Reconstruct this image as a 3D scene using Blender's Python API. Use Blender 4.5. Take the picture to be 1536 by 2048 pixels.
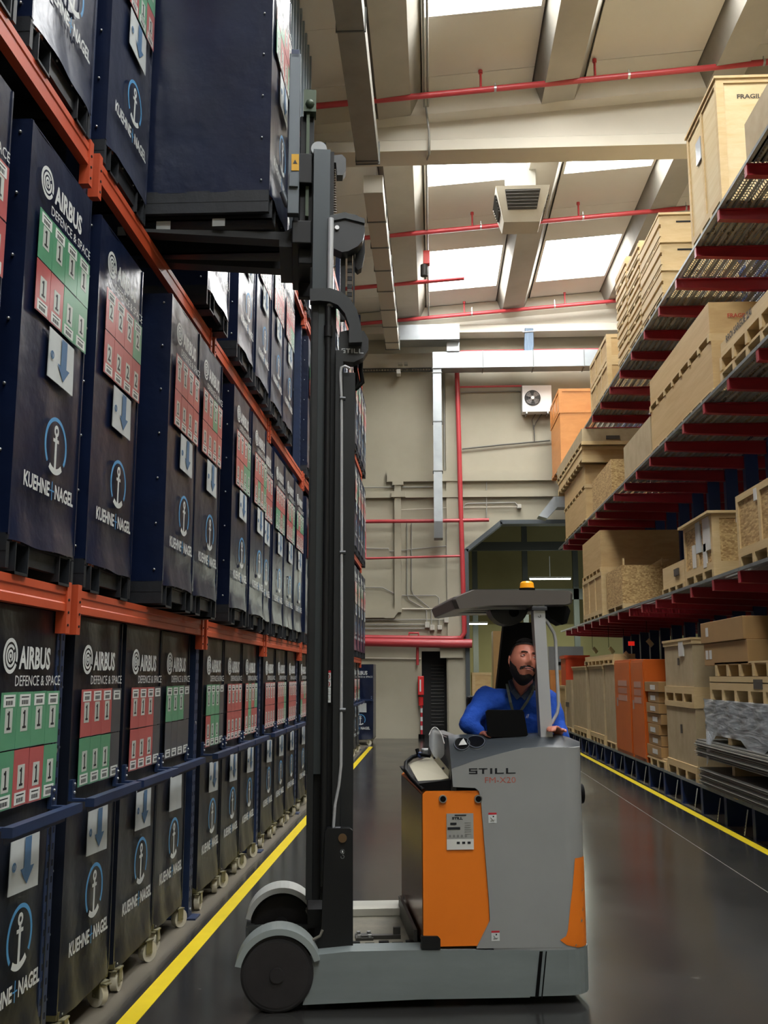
import bpy, math, random
from mathutils import Vector, Matrix
random.seed(7)
for _o in list(bpy.data.objects): bpy.data.objects.remove(_o, do_unlink=True)
SC = bpy.context.scene; COL = SC.collection

# ---------------------------------------------------------------- camera
FPX = 2000.0; CAM = Vector((0, 0, 1.75))
YAW = math.radians(2.7965); PIT = math.radians(9.3136)
fw = Vector((-math.sin(YAW)*math.cos(PIT), math.cos(YAW)*math.cos(PIT), math.sin(PIT)))
rt = Vector((math.cos(YAW), math.sin(YAW), 0)); up = rt.cross(fw)
cd = bpy.data.cameras.new('camera'); cam = bpy.data.objects.new('camera', cd); COL.objects.link(cam)
cam.location = CAM; cam.rotation_euler = (math.pi/2+PIT, 0, YAW)
cd.sensor_fit = 'VERTICAL'; cd.sensor_height = 32; cd.lens = 32*FPX/2048; cd.clip_end = 200
SC.camera = cam
def ray(x, y): return fw*FPX + rt*(x-768) - up*(y-1024)
def atX(x, y, v): d = ray(x, y); return CAM + d*(v/d.x)     # measured point -> world point on the plane X = v
def atY(x, y, v): d = ray(x, y); return CAM + d*(v/d.y)
def atZ(x, y, v): d = ray(x, y); return CAM + d*((v-1.75)/d.z)

# ---------------------------------------------------------------- world, view, light constants
W = bpy.data.worlds.new('world'); SC.world = W; W.use_nodes = True
W.node_tree.nodes['Background'].inputs[0].default_value = (0.80, 0.90, 1.0, 1)
W.node_tree.nodes['Background'].inputs[1].default_value = 1.0
SC.view_settings.view_transform = 'Standard'; SC.view_settings.look = 'None'
SC.view_settings.gamma = 1; SC.view_settings.use_curve_mapping = False
SC.view_settings.exposure = 0.08
SKY = 26.0                     # radiance of the translucent skylight panes
def area_light(name, loc, sx, sy, power, col, rot=(0, 0, 0)):
    l = bpy.data.lights.new(name, 'AREA'); l.shape = 'RECTANGLE'; l.size = sx; l.size_y = sy; l.energy = power; l.color = col
    o = bpy.data.objects.new(name, l); COL.objects.link(o); o.location = loc; o.rotation_euler = rot; return o
LAMP = []                      # lamps of the rear room are built with their fittings below

# ---------------------------------------------------------------- materials
def srgb(h):
    h = h.lstrip('#'); r = [int(h[i:i+2], 16)/255 for i in (0, 2, 4)]
    return tuple(c/12.92 if c <= .04045 else ((c+.055)/1.055)**2.4 for c in r)+(1,)
MC = {}
def M(name, col, rough=.6, metal=0., col2=None, sc=4., amt=.5, bump=0., bsc=20., stretch=None, coat=0., emit=None, alpha=None, trans=0., kind='noise', spec=None):
    if name in MC: return MC[name]
    m = bpy.data.materials.new(name); m.use_nodes = True; nt = m.node_tree; N = nt.nodes; L = nt.links
    b = N['Principled BSDF']; b.inputs['Base Color'].default_value = srgb(col); b.inputs['Roughness'].default_value = rough
    b.inputs['Metallic'].default_value = metal
    if coat: b.inputs['Coat Weight'].default_value = coat; b.inputs['Coat Roughness'].default_value = .12
    if trans: b.inputs['Transmission Weight'].default_value = trans
    if spec is not None: b.inputs['Specular IOR Level'].default_value = spec
    if emit: b.inputs['Emission Color'].default_value = srgb(emit[0]); b.inputs['Emission Strength'].default_value = emit[1]
    if alpha is not None: b.inputs['Alpha'].default_value = alpha
    tc = N.new('ShaderNodeTexCoord'); mp = N.new('ShaderNodeMapping'); L.new(tc.outputs['Object'], mp.inputs[0])
    if stretch: mp.inputs['Scale'].default_value = stretch
    if col2:
        if kind == 'voronoi':
            t = N.new('ShaderNodeTexVoronoi'); t.inputs['Scale'].default_value = sc; L.new(mp.outputs[0], t.inputs['Vector'])
            bw = N.new('ShaderNodeRGBToBW'); L.new(t.outputs['Color'], bw.inputs[0]); fac = bw.outputs[0]
        else:
            t = N.new('ShaderNodeTexNoise'); t.inputs['Scale'].default_value = sc; t.inputs['Detail'].default_value = 6
            t.inputs['Roughness'].default_value = .6
            if kind == 'grain': t.inputs['Distortion'].default_value = .8
            L.new(mp.outputs[0], t.inputs['Vector']); fac = t.outputs[0]
        r = N.new('ShaderNodeValToRGB'); r.color_ramp.elements[0].position = .5-amt/2; r.color_ramp.elements[1].position = .5+amt/2
        r.color_ramp.elements[0].color = srgb(col); r.color_ramp.elements[1].color = srgb(col2)
        L.new(fac, r.inputs[0]); L.new(r.outputs[0], b.inputs['Base Color'])
    if bump:
        t2 = N.new('ShaderNodeTexNoise'); t2.inputs['Scale'].default_value = bsc; t2.inputs['Detail'].default_value = 4
        L.new(mp.outputs[0], t2.inputs['Vector'])
        bp = N.new('ShaderNodeBump'); bp.inputs['Strength'].default_value = bump; bp.inputs['Distance'].default_value = .02
        L.new(t2.outputs[0], bp.inputs['Height']); L.new(bp.outputs[0], b.inputs['Normal'])
    MC[name] = m; return m
NAVY = M('navy_tarpaulin', '#0f1c3a', .3, bump=.35, bsc=5, col2='#0b1329', sc=2.5, spec=.5)
NAVYD = M('navy_tarpaulin_faded', '#191e2a', .32, bump=.4, bsc=4, col2='#12161f', sc=2, spec=.45)
WHT = M('white_print', '#c9cdcb', .5)
BLU = M('blue_print', '#4f92c4', .5)
DKB = M('dark_print', '#15181e', .5)
CRED = M('red_card', '#b65f5e', .32, col2='#a24a4c', sc=3)
CGRN = M('green_card', '#5f9c79', .32, col2='#4d8767', sc=3)
CGRY = M('empty_card_pocket', '#50535a', .3, col2='#3f434a', sc=3)
PAPER = M('paper', '#c4c9c8', .55, col2='#b2b8b8', sc=3)
INK = M('blue_ink', '#4a6c8f', .6)
BLKS = M('black_steel', '#16191d', .5, bump=.1, col2='#20242a', sc=6)
STUD = M('zinc_stud', '#b8babb', .35, .9)
ORB = M('orange_beam', '#c4512c', .45, col2='#b44626', sc=3, bump=.05)
NAVS = M('navy_steel', '#1b2f55', .45, col2='#15243f', sc=4)
HOLE = M('slot_dark', '#05070a', .8)
DECK = M('galvanised', '#8d9494', .45, .6, col2='#747b7c', sc=6)
REDA = M('red_arm_paint', '#a51f2d', .42, col2='#8c1826', sc=3)
BLUP = M('blue_base_paint', '#182d5c', .5)
YEL = M('yellow_floor_paint', '#dcc30c', .4, col2='#cdb40e', sc=5)
WALL = M('wall_plaster', '#aaa491', .8, col2='#9d9783', sc=.6, bump=.03, bsc=12)
ROOF = M('roof_concrete', '#d9d6cd', .85, col2='#cdc9be', sc=.5, amt=.8)
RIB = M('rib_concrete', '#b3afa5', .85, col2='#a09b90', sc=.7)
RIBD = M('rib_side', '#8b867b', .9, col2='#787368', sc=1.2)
BEAM = M('beam_concrete', '#cbc5b6', .8, col2='#bdb7a7', sc=.5)
PIPE = M('red_pipe_paint', '#b23c40', .35)
GALV = M('duct_sheet', '#a9aeb0', .38, .7, col2='#959b9e', sc=2.5)
COND = M('conduit_grey', '#8f8e86', .5)
CREAM = M('cream_paint', '#bdb6a5', .6)
PLY = M('plywood', '#c9ab78', .6, col2='#b59460', sc=3, kind='grain', stretch=(1, .25, 3.5), amt=.5, bump=.05)
PLYP = M('pale_plywood', '#d9c79e', .6, col2='#c5ab78', sc=3, kind='grain', stretch=(1, .25, 3.5), amt=.6, bump=.05)
PLYG = M('weathered_plywood', '#b9a784', .65, col2='#a28e6a', sc=4, amt=.6, bump=.05)
PINE = M('pine_board', '#d3bb8c', .6, col2='#bd9f6c', sc=3, kind='grain', stretch=(1, .3, 5), amt=.6)
ORNW = M('orange_varnished_wood', '#d8924e', .45, col2='#c67f3f', sc=2, kind='grain', stretch=(1, .4, 3))
OSB = M('osb_board', '#8f6a37', .65, col2='#d6b67c', sc=30, kind='voronoi', stretch=(1, .5, 1.7), amt=.95, bump=.15, bsc=60)
CARD = M('cardboard', '#a5814f', .7, col2='#98764a', sc=2)
CABO = M('orange_cabinet_paint', '#c85f16', .42, col2='#b9540f', sc=2)
TRG = M('truck_grey_paint', '#929493', .42, col2='#888a89', sc=2, bump=.03, bsc=300)
TRC = M('chassis_grey_paint', '#788080', .5, col2='#6a7271', sc=7, stretch=(.3, 1, 1), bump=.05)
HOOD = M('hood_dark_grey', '#3b4045', .36, col2='#34393d', sc=2)
TRO = M('truck_orange_paint', '#ea7d1c', .38, col2='#e07416', sc=2)
MAST = M('mast_dark_steel', '#222425', .5, .2, col2='#1b1d1e', sc=3)
MASTB = M('mast_black_steel', '#121314', .5, spec=.35)
RUB = M('black_rubber', '#1b1a1b', .6, col2='#262425', sc=12)
CHR = M('polished_steel', '#c9cccf', .3, .3)
SILV = M('silver_paint', '#b4b6b8', .35, .25)
BLK = M('black_plastic', '#030304', .6, spec=.15)
BEIGE = M('beige_metal', '#b6b09a', .5, .2)
AMB = M('amber_lens', '#f0a020', .2, emit=('#f09a10', .25))
SKIN = M('skin', '#c67f69', .45, col2='#b06a56', sc=9)
HAIR = M('dark_hair', '#1d1715', .8, bump=.5, bsc=200)
SWEAT = M('blue_sweater', '#154ebb', .85, bump=.25, bsc=60, col2='#1146a6', sc=6)
NYL = M('caster_nylon', '#cfc9b4', .5, col2='#beb8a3', sc=6)
ZINC = M('caster_zinc', '#8f8a70', .4, .6)
def clear_mat():
    m = bpy.data.materials.new('clear_plastic'); m.use_nodes = True; nt = m.node_tree
    b = nt.nodes['Principled BSDF']; b.inputs['Base Color'].default_value = (.85, .88, .9, 1); b.inputs['Roughness'].default_value = .12
    b.inputs['Alpha'].default_value = .45; return m
CLEAR = clear_mat()
def film_mat():
    m = bpy.data.materials.new('stretch_film'); m.use_nodes = True; nt = m.node_tree; N = nt.nodes; L = nt.links
    b = N['Principled BSDF']; b.inputs['Base Color'].default_value = (.62, .66, .68, 1); b.inputs['Roughness'].default_value = .2
    t = N.new('ShaderNodeTexNoise'); t.inputs['Scale'].default_value = 5; t.inputs['Detail'].default_value = 5; t.inputs['Distortion'].default_value = 1.5
    bp = N.new('ShaderNodeBump'); bp.inputs['Strength'].default_value = 1; bp.inputs['Distance'].default_value = .018
    L.new(t.outputs[0], bp.inputs['Height']); L.new(bp.outputs[0], b.inputs['Normal'])
    b.inputs['Alpha'].default_value = .55; return m
FILM = film_mat()
def deck_mat():                # steel grating: real see-through holes as an alpha pattern
    m = bpy.data.materials.new('perforated_deck'); m.use_nodes = True; nt = m.node_tree; N = nt.nodes; L = nt.links
    b = N['Principled BSDF']; b.inputs['Base Color'].default_value = srgb('#a2a6a5'); b.inputs['Metallic'].default_value = .4; b.inputs['Roughness'].default_value = .45
    tc = N.new('ShaderNodeTexCoord'); sx = N.new('ShaderNodeSeparateXYZ'); L.new(tc.outputs['Object'], sx.inputs[0])
    def cell(o, s, th):
        a = N.new('ShaderNodeMath'); a.operation = 'MULTIPLY'; a.inputs[1].default_value = s; L.new(o, a.inputs[0])
        f = N.new('ShaderNodeMath'); f.operation = 'FRACT'; L.new(a.outputs[0], f.inputs[0])
        g = N.new('ShaderNodeMath'); g.operation = 'GREATER_THAN'; g.inputs[1].default_value = th; L.new(f.outputs[0], g.inputs[0]); return g.outputs[0]
    a = cell(sx.outputs['X'], 1/.05, .62); c = cell(sx.outputs['Y'], 1/.06, .4)
    mu = N.new('ShaderNodeMath'); mu.operation = 'MULTIPLY'; L.new(a, mu.inputs[0]); L.new(c, mu.inputs[1])
    s = N.new('ShaderNodeMath'); s.operation = 'SUBTRACT'; s.inputs[0].default_value = 1; L.new(mu.outputs[0], s.inputs[1])
    L.new(s.outputs[0], b.inputs['Alpha']); return m
PERF = deck_mat()
def floor_mat():
    m = bpy.data.materials.new('polished_floor'); m.use_nodes = True; nt = m.node_tree; N = nt.nodes; L = nt.links
    b = N['Principled BSDF']; tc = N.new('ShaderNodeTexCoord')
    n1 = N.new('ShaderNodeTexNoise'); n1.inputs['Scale'].default_value = .7; n1.inputs['Detail'].default_value = 8; n1.inputs['Roughness'].default_value = .65
    L.new(tc.outputs['Object'], n1.inputs[0])
    r = N.new('ShaderNodeValToRGB'); r.color_ramp.elements[0].position = .3; r.color_ramp.elements[1].position = .75
    r.color_ramp.elements[0].color = srgb('#232323'); r.color_ramp.elements[1].color = srgb('#32312f'); L.new(n1.outputs[0], r.inputs[0])
    sxx = N.new('ShaderNodeSeparateXYZ'); L.new(tc.outputs['Object'], sxx.inputs[0])
    def step(lo, hi):
        q = N.new('ShaderNodeMapRange'); q.inputs[1].default_value = lo; q.inputs[2].default_value = hi; L.new(sxx.outputs['X'], q.inputs[0]); return q.outputs[0]
    ad = N.new('ShaderNodeMath'); ad.operation = 'MAXIMUM'; L.new(step(-1.66, -1.74), ad.inputs[0]); L.new(step(3.42, 3.5), ad.inputs[1])
    ml = N.new('ShaderNodeMath'); ml.operation = 'MULTIPLY'; ml.inputs[1].default_value = .85; L.new(ad.outputs[0], ml.inputs[0])
    # pale scuffs
    n2 = N.new('ShaderNodeTexNoise'); n2.inputs['Scale'].default_value = 3; n2.inputs['Detail'].default_value = 10; n2.inputs['Distortion'].default_value = 2
    mp = N.new('ShaderNodeMapping'); mp.inputs['Scale'].default_value = (1, 3, 1); L.new(tc.outputs['Object'], mp.inputs[0]); L.new(mp.outputs[0], n2.inputs[0])
    r2 = N.new('ShaderNodeValToRGB'); r2.color_ramp.elements[0].position = .70; r2.color_ramp.elements[1].position = .76
    L.new(n2.outputs[0], r2.inputs[0])
    mx = N.new('ShaderNodeMix'); mx.data_type = 'RGBA'; L.new(r2.outputs[0], mx.inputs[0])
    md = N.new('ShaderNodeMix'); md.data_type = 'RGBA'; L.new(ml.outputs[0], md.inputs[0]); L.new(r.outputs[0], md.inputs[6]); md.inputs[7].default_value = srgb('#6b6457'); L.new(md.outputs[2], mx.inputs[6])
    mx.inputs[7].default_value = srgb('#5f5d57'); L.new(mx.outputs[2], b.inputs['Base Color'])
    rr = N.new('ShaderNodeMapRange'); rr.inputs[3].default_value = .10; rr.inputs[4].default_value = .26; L.new(n1.outputs[0], rr.inputs[0])
    ra = N.new('ShaderNodeMath'); ra.operation = 'MULTIPLY_ADD'; ra.inputs[1].default_value = .3; L.new(ml.outputs[0], ra.inputs[0]); L.new(rr.outputs[0], ra.inputs[2]); L.new(ra.outputs[0], b.inputs['Roughness'])
    b.inputs['Specular IOR Level'].default_value = .6
    return m
FLOOR = floor_mat()

# ---------------------------------------------------------------- mesh builder
class MB:
    def __init__(s): s.v = []; s.f = []; s.m = []; s.s = []
    def add(s, vs, fs, mi=0, sm=False):
        b = len(s.v); s.v += [tuple(p) for p in vs]
        for f in fs: s.f.append([b+i for i in f]); s.m.append(mi); s.s.append(sm)
        return s
    def box(s, x0, x1, y0, y1, z0, z1, mi=0):
        if x0 > x1: x0, x1 = x1, x0
        if y0 > y1: y0, y1 = y1, y0
        if z0 > z1: z0, z1 = z1, z0
        vs = [(x0,y0,z0),(x1,y0,z0),(x1,y1,z0),(x0,y1,z0),(x0,y0,z1),(x1,y0,z1),(x1,y1,z1),(x0,y1,z1)]
        return s.add(vs, [(0,3,2,1),(4,5,6,7),(0,1,5,4),(1,2,6,5),(2,3,7,6),(3,0,4,7)], mi)
    def bar(s, p, q, w, h, mi=0, upv=(0,0,1)):
        p = Vector(p); q = Vector(q); d = (q-p).normalized(); u = Vector(upv)
        if abs(d.dot(u)) > .98: u = Vector((1,0,0))
        a = d.cross(u).normalized()*w/2; b = a.cross(d).normalized()*h/2
        vs = [p-a-b, p+a-b, p+a+b, p-a+b, q-a-b, q+a-b, q+a+b, q-a+b]
        return s.add(vs, [(0,3,2,1),(4,5,6,7),(0,1,5,4),(1,2,6,5),(2,3,7,6),(3,0,4,7)], mi)
    def cyl(s, p, q, r, n=16, mi=0, r2=None, caps=True, mcap=None):
        p = Vector(p); q = Vector(q); d = (q-p).normalized(); u = Vector((0,0,1)) if abs(d.z) < .9 else Vector((1,0,0))
        a = d.cross(u).normalized(); b = d.cross(a); r2 = r if r2 is None else r2
        ring = lambda c, R: [c+(a*math.cos(t)+b*math.sin(t))*R for t in [2*math.pi*i/n for i in range(n)]]
        A = ring(p, r); B = ring(q, r2)
        s.add(A+B, [(i, (i+1) % n, n+(i+1) % n, n+i) for i in range(n)], mi, True)
        if caps: mc = mi if mcap is None else mcap; s.add(A, [tuple(range(n))[::-1]], mc); s.add(B, [tuple(range(n))], mc)
        return s
    def tube(s, pts, r, n=10, mi=0, rs=None, caps=True):
        pts = [Vector(p) for p in pts]; K = len(pts); rs = rs or [r]*K; vs = []; pa = None
        for i, p in enumerate(pts):
            d = (pts[min(i+1, K-1)]-pts[max(i-1, 0)]).normalized()
            if pa is None: u = Vector((0,0,1)) if abs(d.z) < .9 else Vector((1,0,0)); a = d.cross(u).normalized()
            else: a = (pa-d*pa.dot(d)).normalized()
            pa = a; b = d.cross(a); vs += [p+(a*math.cos(t)+b*math.sin(t))*rs[i] for t in [2*math.pi*j/n for j in range(n)]]
        fs = [(i*n+j, i*n+(j+1) % n, (i+1)*n+(j+1) % n, (i+1)*n+j) for i in range(K-1) for j in range(n)]
        s.add(vs, fs, mi, True)
        if caps: s.add(vs[:n], [tuple(range(n))[::-1]], mi); s.add(vs[-n:], [tuple(range(n))], mi)
        return s
    def sphere(s, c, r, mi=0, n=12, sc=(1,1,1)):
        c = Vector(c); vs = [c+Vector((0,0,r*sc[2]))]; R = n//2
        for i in range(1, R):
            t = math.pi*i/R
            for j in range(n): f = 2*math.pi*j/n; vs.append(c+Vector((math.sin(t)*math.cos(f)*r*sc[0], math.sin(t)*math.sin(f)*r*sc[1], math.cos(t)*r*sc[2])))
        vs.append(c-Vector((0,0,r*sc[2]))); fs = []
        for j in range(n): fs.append((0, 1+j, 1+(j+1) % n))
        for i in range(R-2):
            for j in range(n): a = 1+i*n; fs.append((a+j, a+n+j, a+n+(j+1) % n, a+(j+1) % n))
        a = 1+(R-2)*n
        for j in range(n): fs.append((a+j, len(vs)-1, a+(j+1) % n))
        return s.add(vs, fs, mi, True)
    def prism(s, poly, c0, c1, ax='y', mi=0, smooth=False):
        # polygon in the plane across axis ax
        def P(a, b, c): return {'y': (a, c, b), 'x': (c, a, b), 'z': (a, b, c)}[ax]
        n = len(poly); A = [P(a, b, c0) for a, b in poly]; B = [P(a, b, c1) for a, b in poly]
        s.add(A, [tuple(range(n))], mi); s.add(B, [tuple(range(n))[::-1]], mi)
        return s.add(A+B, [(i, n+i, n+(i+1) % n, (i+1) % n) for i in range(n)], mi, smooth)
    def arc(s, c, r0, r1, a0, a1, x0, x1, n=20, mi=0, ax='x', ry=1.):
        # flat ring sector, ry stretches the second axis
        pts = []
        for R, rng in ((r1, range(n+1)), (r0, range(n, -1, -1))):
            for i in rng: t = math.radians(a0+(a1-a0)*i/n); pts.append((c[0]+R*math.cos(t), c[1]+R*math.sin(t)*ry))
        def P(a, b, d): return {'x': (d, a, b), 'y': (a, d, b)}[ax]
        K = n+1; A = [P(a, b, x1) for a, b in pts]; m = 2*K
        s.add(A, [(i, i+1, m-2-i, m-1-i) for i in range(n)], mi)
        B = [P(a, b, x0) for a, b in pts]
        s.add(A+B, [(i, (i+1) % m, m+(i+1) % m, m+i) for i in range(m)], mi)
        return s
    def mesh(s, name, mats):
        me = bpy.data.meshes.new(name); me.from_pydata(s.v, [], s.f)
        for m in mats: me.materials.append(m)
        me.polygons.foreach_set('material_index', s.m); me.polygons.foreach_set('use_smooth', s.s)
        me.update(); return me
    def build(s, name, mats, parent=None, loc=None, fix=True, bevel=0):
        if not isinstance(mats, (list, tuple)): mats = [mats]
        me = s.mesh(name, mats)
        if fix:
            import bmesh
            bm = bmesh.new(); bm.from_mesh(me); bmesh.ops.recalc_face_normals(bm, faces=bm.faces); bm.to_mesh(me); bm.free()
        return put(name, me, parent, loc, bevel)
def put(name, me, parent=None, loc=None, bevel=0, rot=None):
    o = bpy.data.objects.new(name, me); COL.objects.link(o)
    if parent: o.parent = parent
    if loc is not None: o.location = loc
    if rot is not None: o.rotation_euler = rot
    if bevel:
        b = o.modifiers.new('bevel', 'BEVEL'); b.width = bevel; b.segments = 2; b.limit_method = 'ANGLE'; b.angle_limit = .6
    return o
def tag(o, label=None, cat=None, group=None, kind=None):
    if label: o['label'] = label
    if cat: o['category'] = cat
    if group: o['group'] = group
    if kind: o['kind'] = kind
    return o
def thing(name, label, cat, loc=(0,0,0), rz=0, group=None):
    o = bpy.data.objects.new(name, None); COL.objects.link(o); o.location = loc; o.rotation_euler = (0, 0, rz); o.empty_display_size = .1
    return tag(o, label, cat, group)
def struct(o, label=None): return tag(o, label, kind='structure')

# lettering --------------------------------------------------------------
FR_X = Matrix(((0,0,1),(1,0,0),(0,1,0)))      # text reads along +y, stands up z, faces +x
FR_Y = Matrix(((1,0,0),(0,0,-1),(0,1,0)))     # text reads along +x, stands up z, faces -y
FR_NX = Matrix(((0,0,-1),(-1,0,0),(0,1,0)))   # reads along -y, faces -x
def text_mb(mb, s, fr, org, w, h, mi=0, bold=.0, ext=.001, spc=1., shear=0.):
    cu = bpy.data.curves.new('t', 'FONT'); cu.body = s; cu.size = 1; cu.offset = bold; cu.resolution_u = 2; cu.space_character = spc; cu.shear = shear
    ob = bpy.data.objects.new('t', cu); COL.objects.link(ob)
    dg = bpy.context.evaluated_depsgraph_get(); me = bpy.data.meshes.new_from_object(ob.evaluated_get(dg))
    vs = [v.co.copy() for v in me.vertices]; fs = [tuple(p.vertices) for p in me.polygons]
    bpy.data.objects.remove(ob); bpy.data.curves.remove(cu); bpy.data.meshes.remove(me)
    if not vs: return mb
    x0 = min(v.x for v in vs); x1 = max(v.x for v in vs); y0 = min(v.y for v in vs); y1 = max(v.y for v in vs)
    sx = w/(x1-x0); sy = h/(y1-y0) if h else sx
    org = Vector(org)
    out = [org+fr@Vector(((v.x-x0)*sx, (v.y-y0)*sy, ext)) for v in vs]
    return mb.add(out, fs, mi)
# ================================================================ SETTING
RS = .076                                     # roof slope
def rz(x): return 12.57+RS*x
X0, X1, Y0, Y1 = -4.8, 9.2, -9.0, 29.0
mb = MB().box(X0-.3, X1+.3, Y0-.3, 41, -.2, 0); struct(mb.build('floor', FLOOR))
# end wall with an opening (chamfered corner) and a dark louvred doorway
pw = lambda x, y, Y=29.0: atY(x, y, Y)
zo = pw(1000, 1042).z; xo = .93; zc_ = 5.38; xc_ = pw(1000, 1042).x
dxa, dxb, dz = pw(843, 1300).x, pw(893, 1300).x, 2.45
mb = MB()
mb.box(X0, dxa, 29, 29.3, 0, 13.6); mb.box(dxa, dxb, 29, 29.3, dz, 13.6); mb.box(dxb, xo, 29, 29.3, 0, 13.6)
mb.box(xo, X1, 29, 29.3, zo, 13.6)
mb.prism([(xo, zc_), (xc_, zo), (xo, zo)], 29, 29.3, 'y')
wb = struct(mb.build('wall_back', WALL))
struct(MB().box(X0-.3, X0, Y0, 29.3, 0, 12.9).build('wall_left', WALL))
struct(MB().box(X1, X1+.3, Y0, 29.3, 0, 13.9).build('wall_right', WALL))
struct(MB().box(X0-.3, X1+.3, Y0-.3, Y0, 0, 13.9).build('wall_front', WALL))
# ceiling: sloping roof of long precast ribs with slabs between them, cross strips of skylight
ribs = [(-1.12+3.05*k-3.05, -.12+3.05*k-3.05) for k in range(0, 5)]
strips = [(12.3, 15.15), (18.25, 21.0), (24.4, 27.2), (6.2, 9.0), (.1, 2.9), (-6, -3.2)]
strips.sort()
ceil = thing('ceiling', 'sloping concrete roof of pale slabs between ribs', 'ceiling'); del ceil['category']; ceil['kind'] = 'structure'
bays = [(X0, ribs[0][0])] + [(ribs[i][1], ribs[i+1][0]) for i in range(4)] + [(ribs[4][1], X1)]
def slab(xa, xb, ya, yb, t=.12, z=0):
    return MB().add([(xa, ya, rz(xa)+z), (xb, ya, rz(xb)+z), (xb, yb, rz(xb)+z), (xa, yb, rz(xa)+z), (xa, ya, rz(xa)+z+t), (xb, ya, rz(xb)+z+t), (xb, yb, rz(xb)+z+t), (xa, yb, rz(xa)+z+t)],
        [(0,3,2,1),(4,5,6,7),(0,1,5,4),(1,2,6,5),(2,3,7,6),(3,0,4,7)])
wn = 0
SKYM = M('skylight_pane', '#ffffff', .5, emit=('#fbfdff', SKY))
for bi, (xa, xb) in enumerate(bays):
    if xb-xa < .2: continue
    yy = Y0
    for (sa, sb) in strips+[(29.3, 29.3)]:
        y = yy
        while y < sa-.01:
            ye = min(y+1.65, sa)
            if sa-ye < .4: ye = sa
            slab(xa, xb, y+.006, ye-.006).build('roof_slab', ROOF, ceil); y = ye
        yy = sb
    if xa < -1 or xb > 6:
        for (sa, sb) in strips: slab(xa, xb, sa, sb).build('roof_slab', ROOF, ceil)
        continue
    for (sa, sb) in strips:
        wn += 1
        w = struct(slab(xa+.06, xb-.06, sa+.05, sb-.05, .03, .25).build('window_%d' % wn, SKYM))
        f = MB()
        for (a, b, c, d) in ((xa, xb, sa, sa+.05), (xa, xb, sb-.05, sb), (xa, xa+.06, sa+.05, sb-.05), (xb-.06, xb, sa+.05, sb-.05)):
            q = slab(a, b, c, d, .34, 0); f.add(q.v, q.f)
        f.build('window_frame', ROOF, w)
for (xa, xb) in ribs:                         # hanging trough ribs: dark sides, lighter soffit
    r = MB(); za = rz(xa); zb = rz(xb); d = .42
    prof = [(xa, za+.1), (xa+.17, za-d), (xb-.22, zb-d), (xb, zb+.1)]
    n = 4; A = [(a, Y0, b) for a, b in prof]; B = [(a, 29.0, b) for a, b in prof]
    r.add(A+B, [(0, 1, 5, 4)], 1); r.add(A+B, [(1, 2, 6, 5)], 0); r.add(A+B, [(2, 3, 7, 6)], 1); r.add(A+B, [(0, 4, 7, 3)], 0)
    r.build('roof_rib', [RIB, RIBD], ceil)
# big cross beams
def crossbeam(n, yc, bot, topx=None):
    r = MB(); wl = .55
    prof = [(yc-wl/2, 0), (yc-wl/2, .3), (yc-.14, .42), (yc-.14, 1.0), (yc-wl/2, 1.12), (yc-wl/2, 9), (yc+wl/2, 9), (yc+wl/2, 1.12), (yc+.14, 1.0), (yc+.14, .42), (yc+wl/2, .3), (yc+wl/2, 0)]
    def Z(x, h): return rz(x)-.02 if h == 9 else (rz(x)-.42 if h == 1.12 else (rz(x)-.52 if h == 1.0 else bot+h*.7))
    k = len(prof); A = [(X0, a, Z(X0, b)) for a, b in prof]; B = [(X1, a, Z(X1, b)) for a, b in prof]
    r.add(A+B, [(i, k+i, k+(i+1) % k, (i+1) % k) for i in range(k)]); r.add(A, [tuple(range(k))]); r.add(B, [tuple(range(k))[::-1]])
    struct(r.build('trim_%d' % n, BEAM), 'pale concrete cross beam under the roof')
crossbeam(1, 17.6, 11.42); crossbeam(2, 28.6, 11.75); crossbeam(3, 5.3, 11.42)
# end wall relief: pilasters, ledges, cased columns
def wl(x0, y0, x1, y1, d, name, mat=WALL, n=None):
    a = pw(x0, y0); b = pw(x1, y1); o = MB().box(a.x, b.x, 29-d, 29.0, min(a.z, b.z), max(a.z, b.z)).build(name, mat); return o
struct(wl(890, 745, 926, 1480, .10, 'trim_4'), 'shallow pilaster beside the red riser on the end wall')
struct(wl(774, 945, 1105, 962, .14, 'trim_5'), 'upper ledge across the end wall')
struct(wl(727, 985, 1120, 994, .13, 'trim_6'), 'lower ledge across the end wall')
struct(wl(727, 712, 868, 740, .18, 'trim_7', BEAM), 'pale ledge high on the end wall')
o = MB(); a = pw(789, 965); b = pw(803, 1225)
o.box(a.x, b.x, 28.86, 29, b.z, a.z); q = pw(785, 965); w_ = pw(807, 972); o.box(q.x, w_.x, 28.82, 29, w_.z, q.z)
q = pw(783, 985); w_ = pw(811, 996); o.box(q.x, w_.x, 28.8, 29, w_.z, q.z)
c0 = pw(803, 1205); c1 = pw(727, 1222); o.box(c1.x, c0.x-.2, 28.86, 29, pw(727, 1236).z, pw(727, 1219).z)
p1 = pw(789, 1218); p2 = pw(803, 1218); p3 = pw(787, 1237); o.prism([(p1.x, p1.z), (p2.x, p2.z), (p3.x, p3.z), (p3.x-.25, p3.z), (p3.x-.25, p1.z)], 28.861, 29, 'y')
tag(o.build('cable_casing', WALL), 'beige boxed cable casing running down the end wall and turning left', 'casing')
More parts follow.
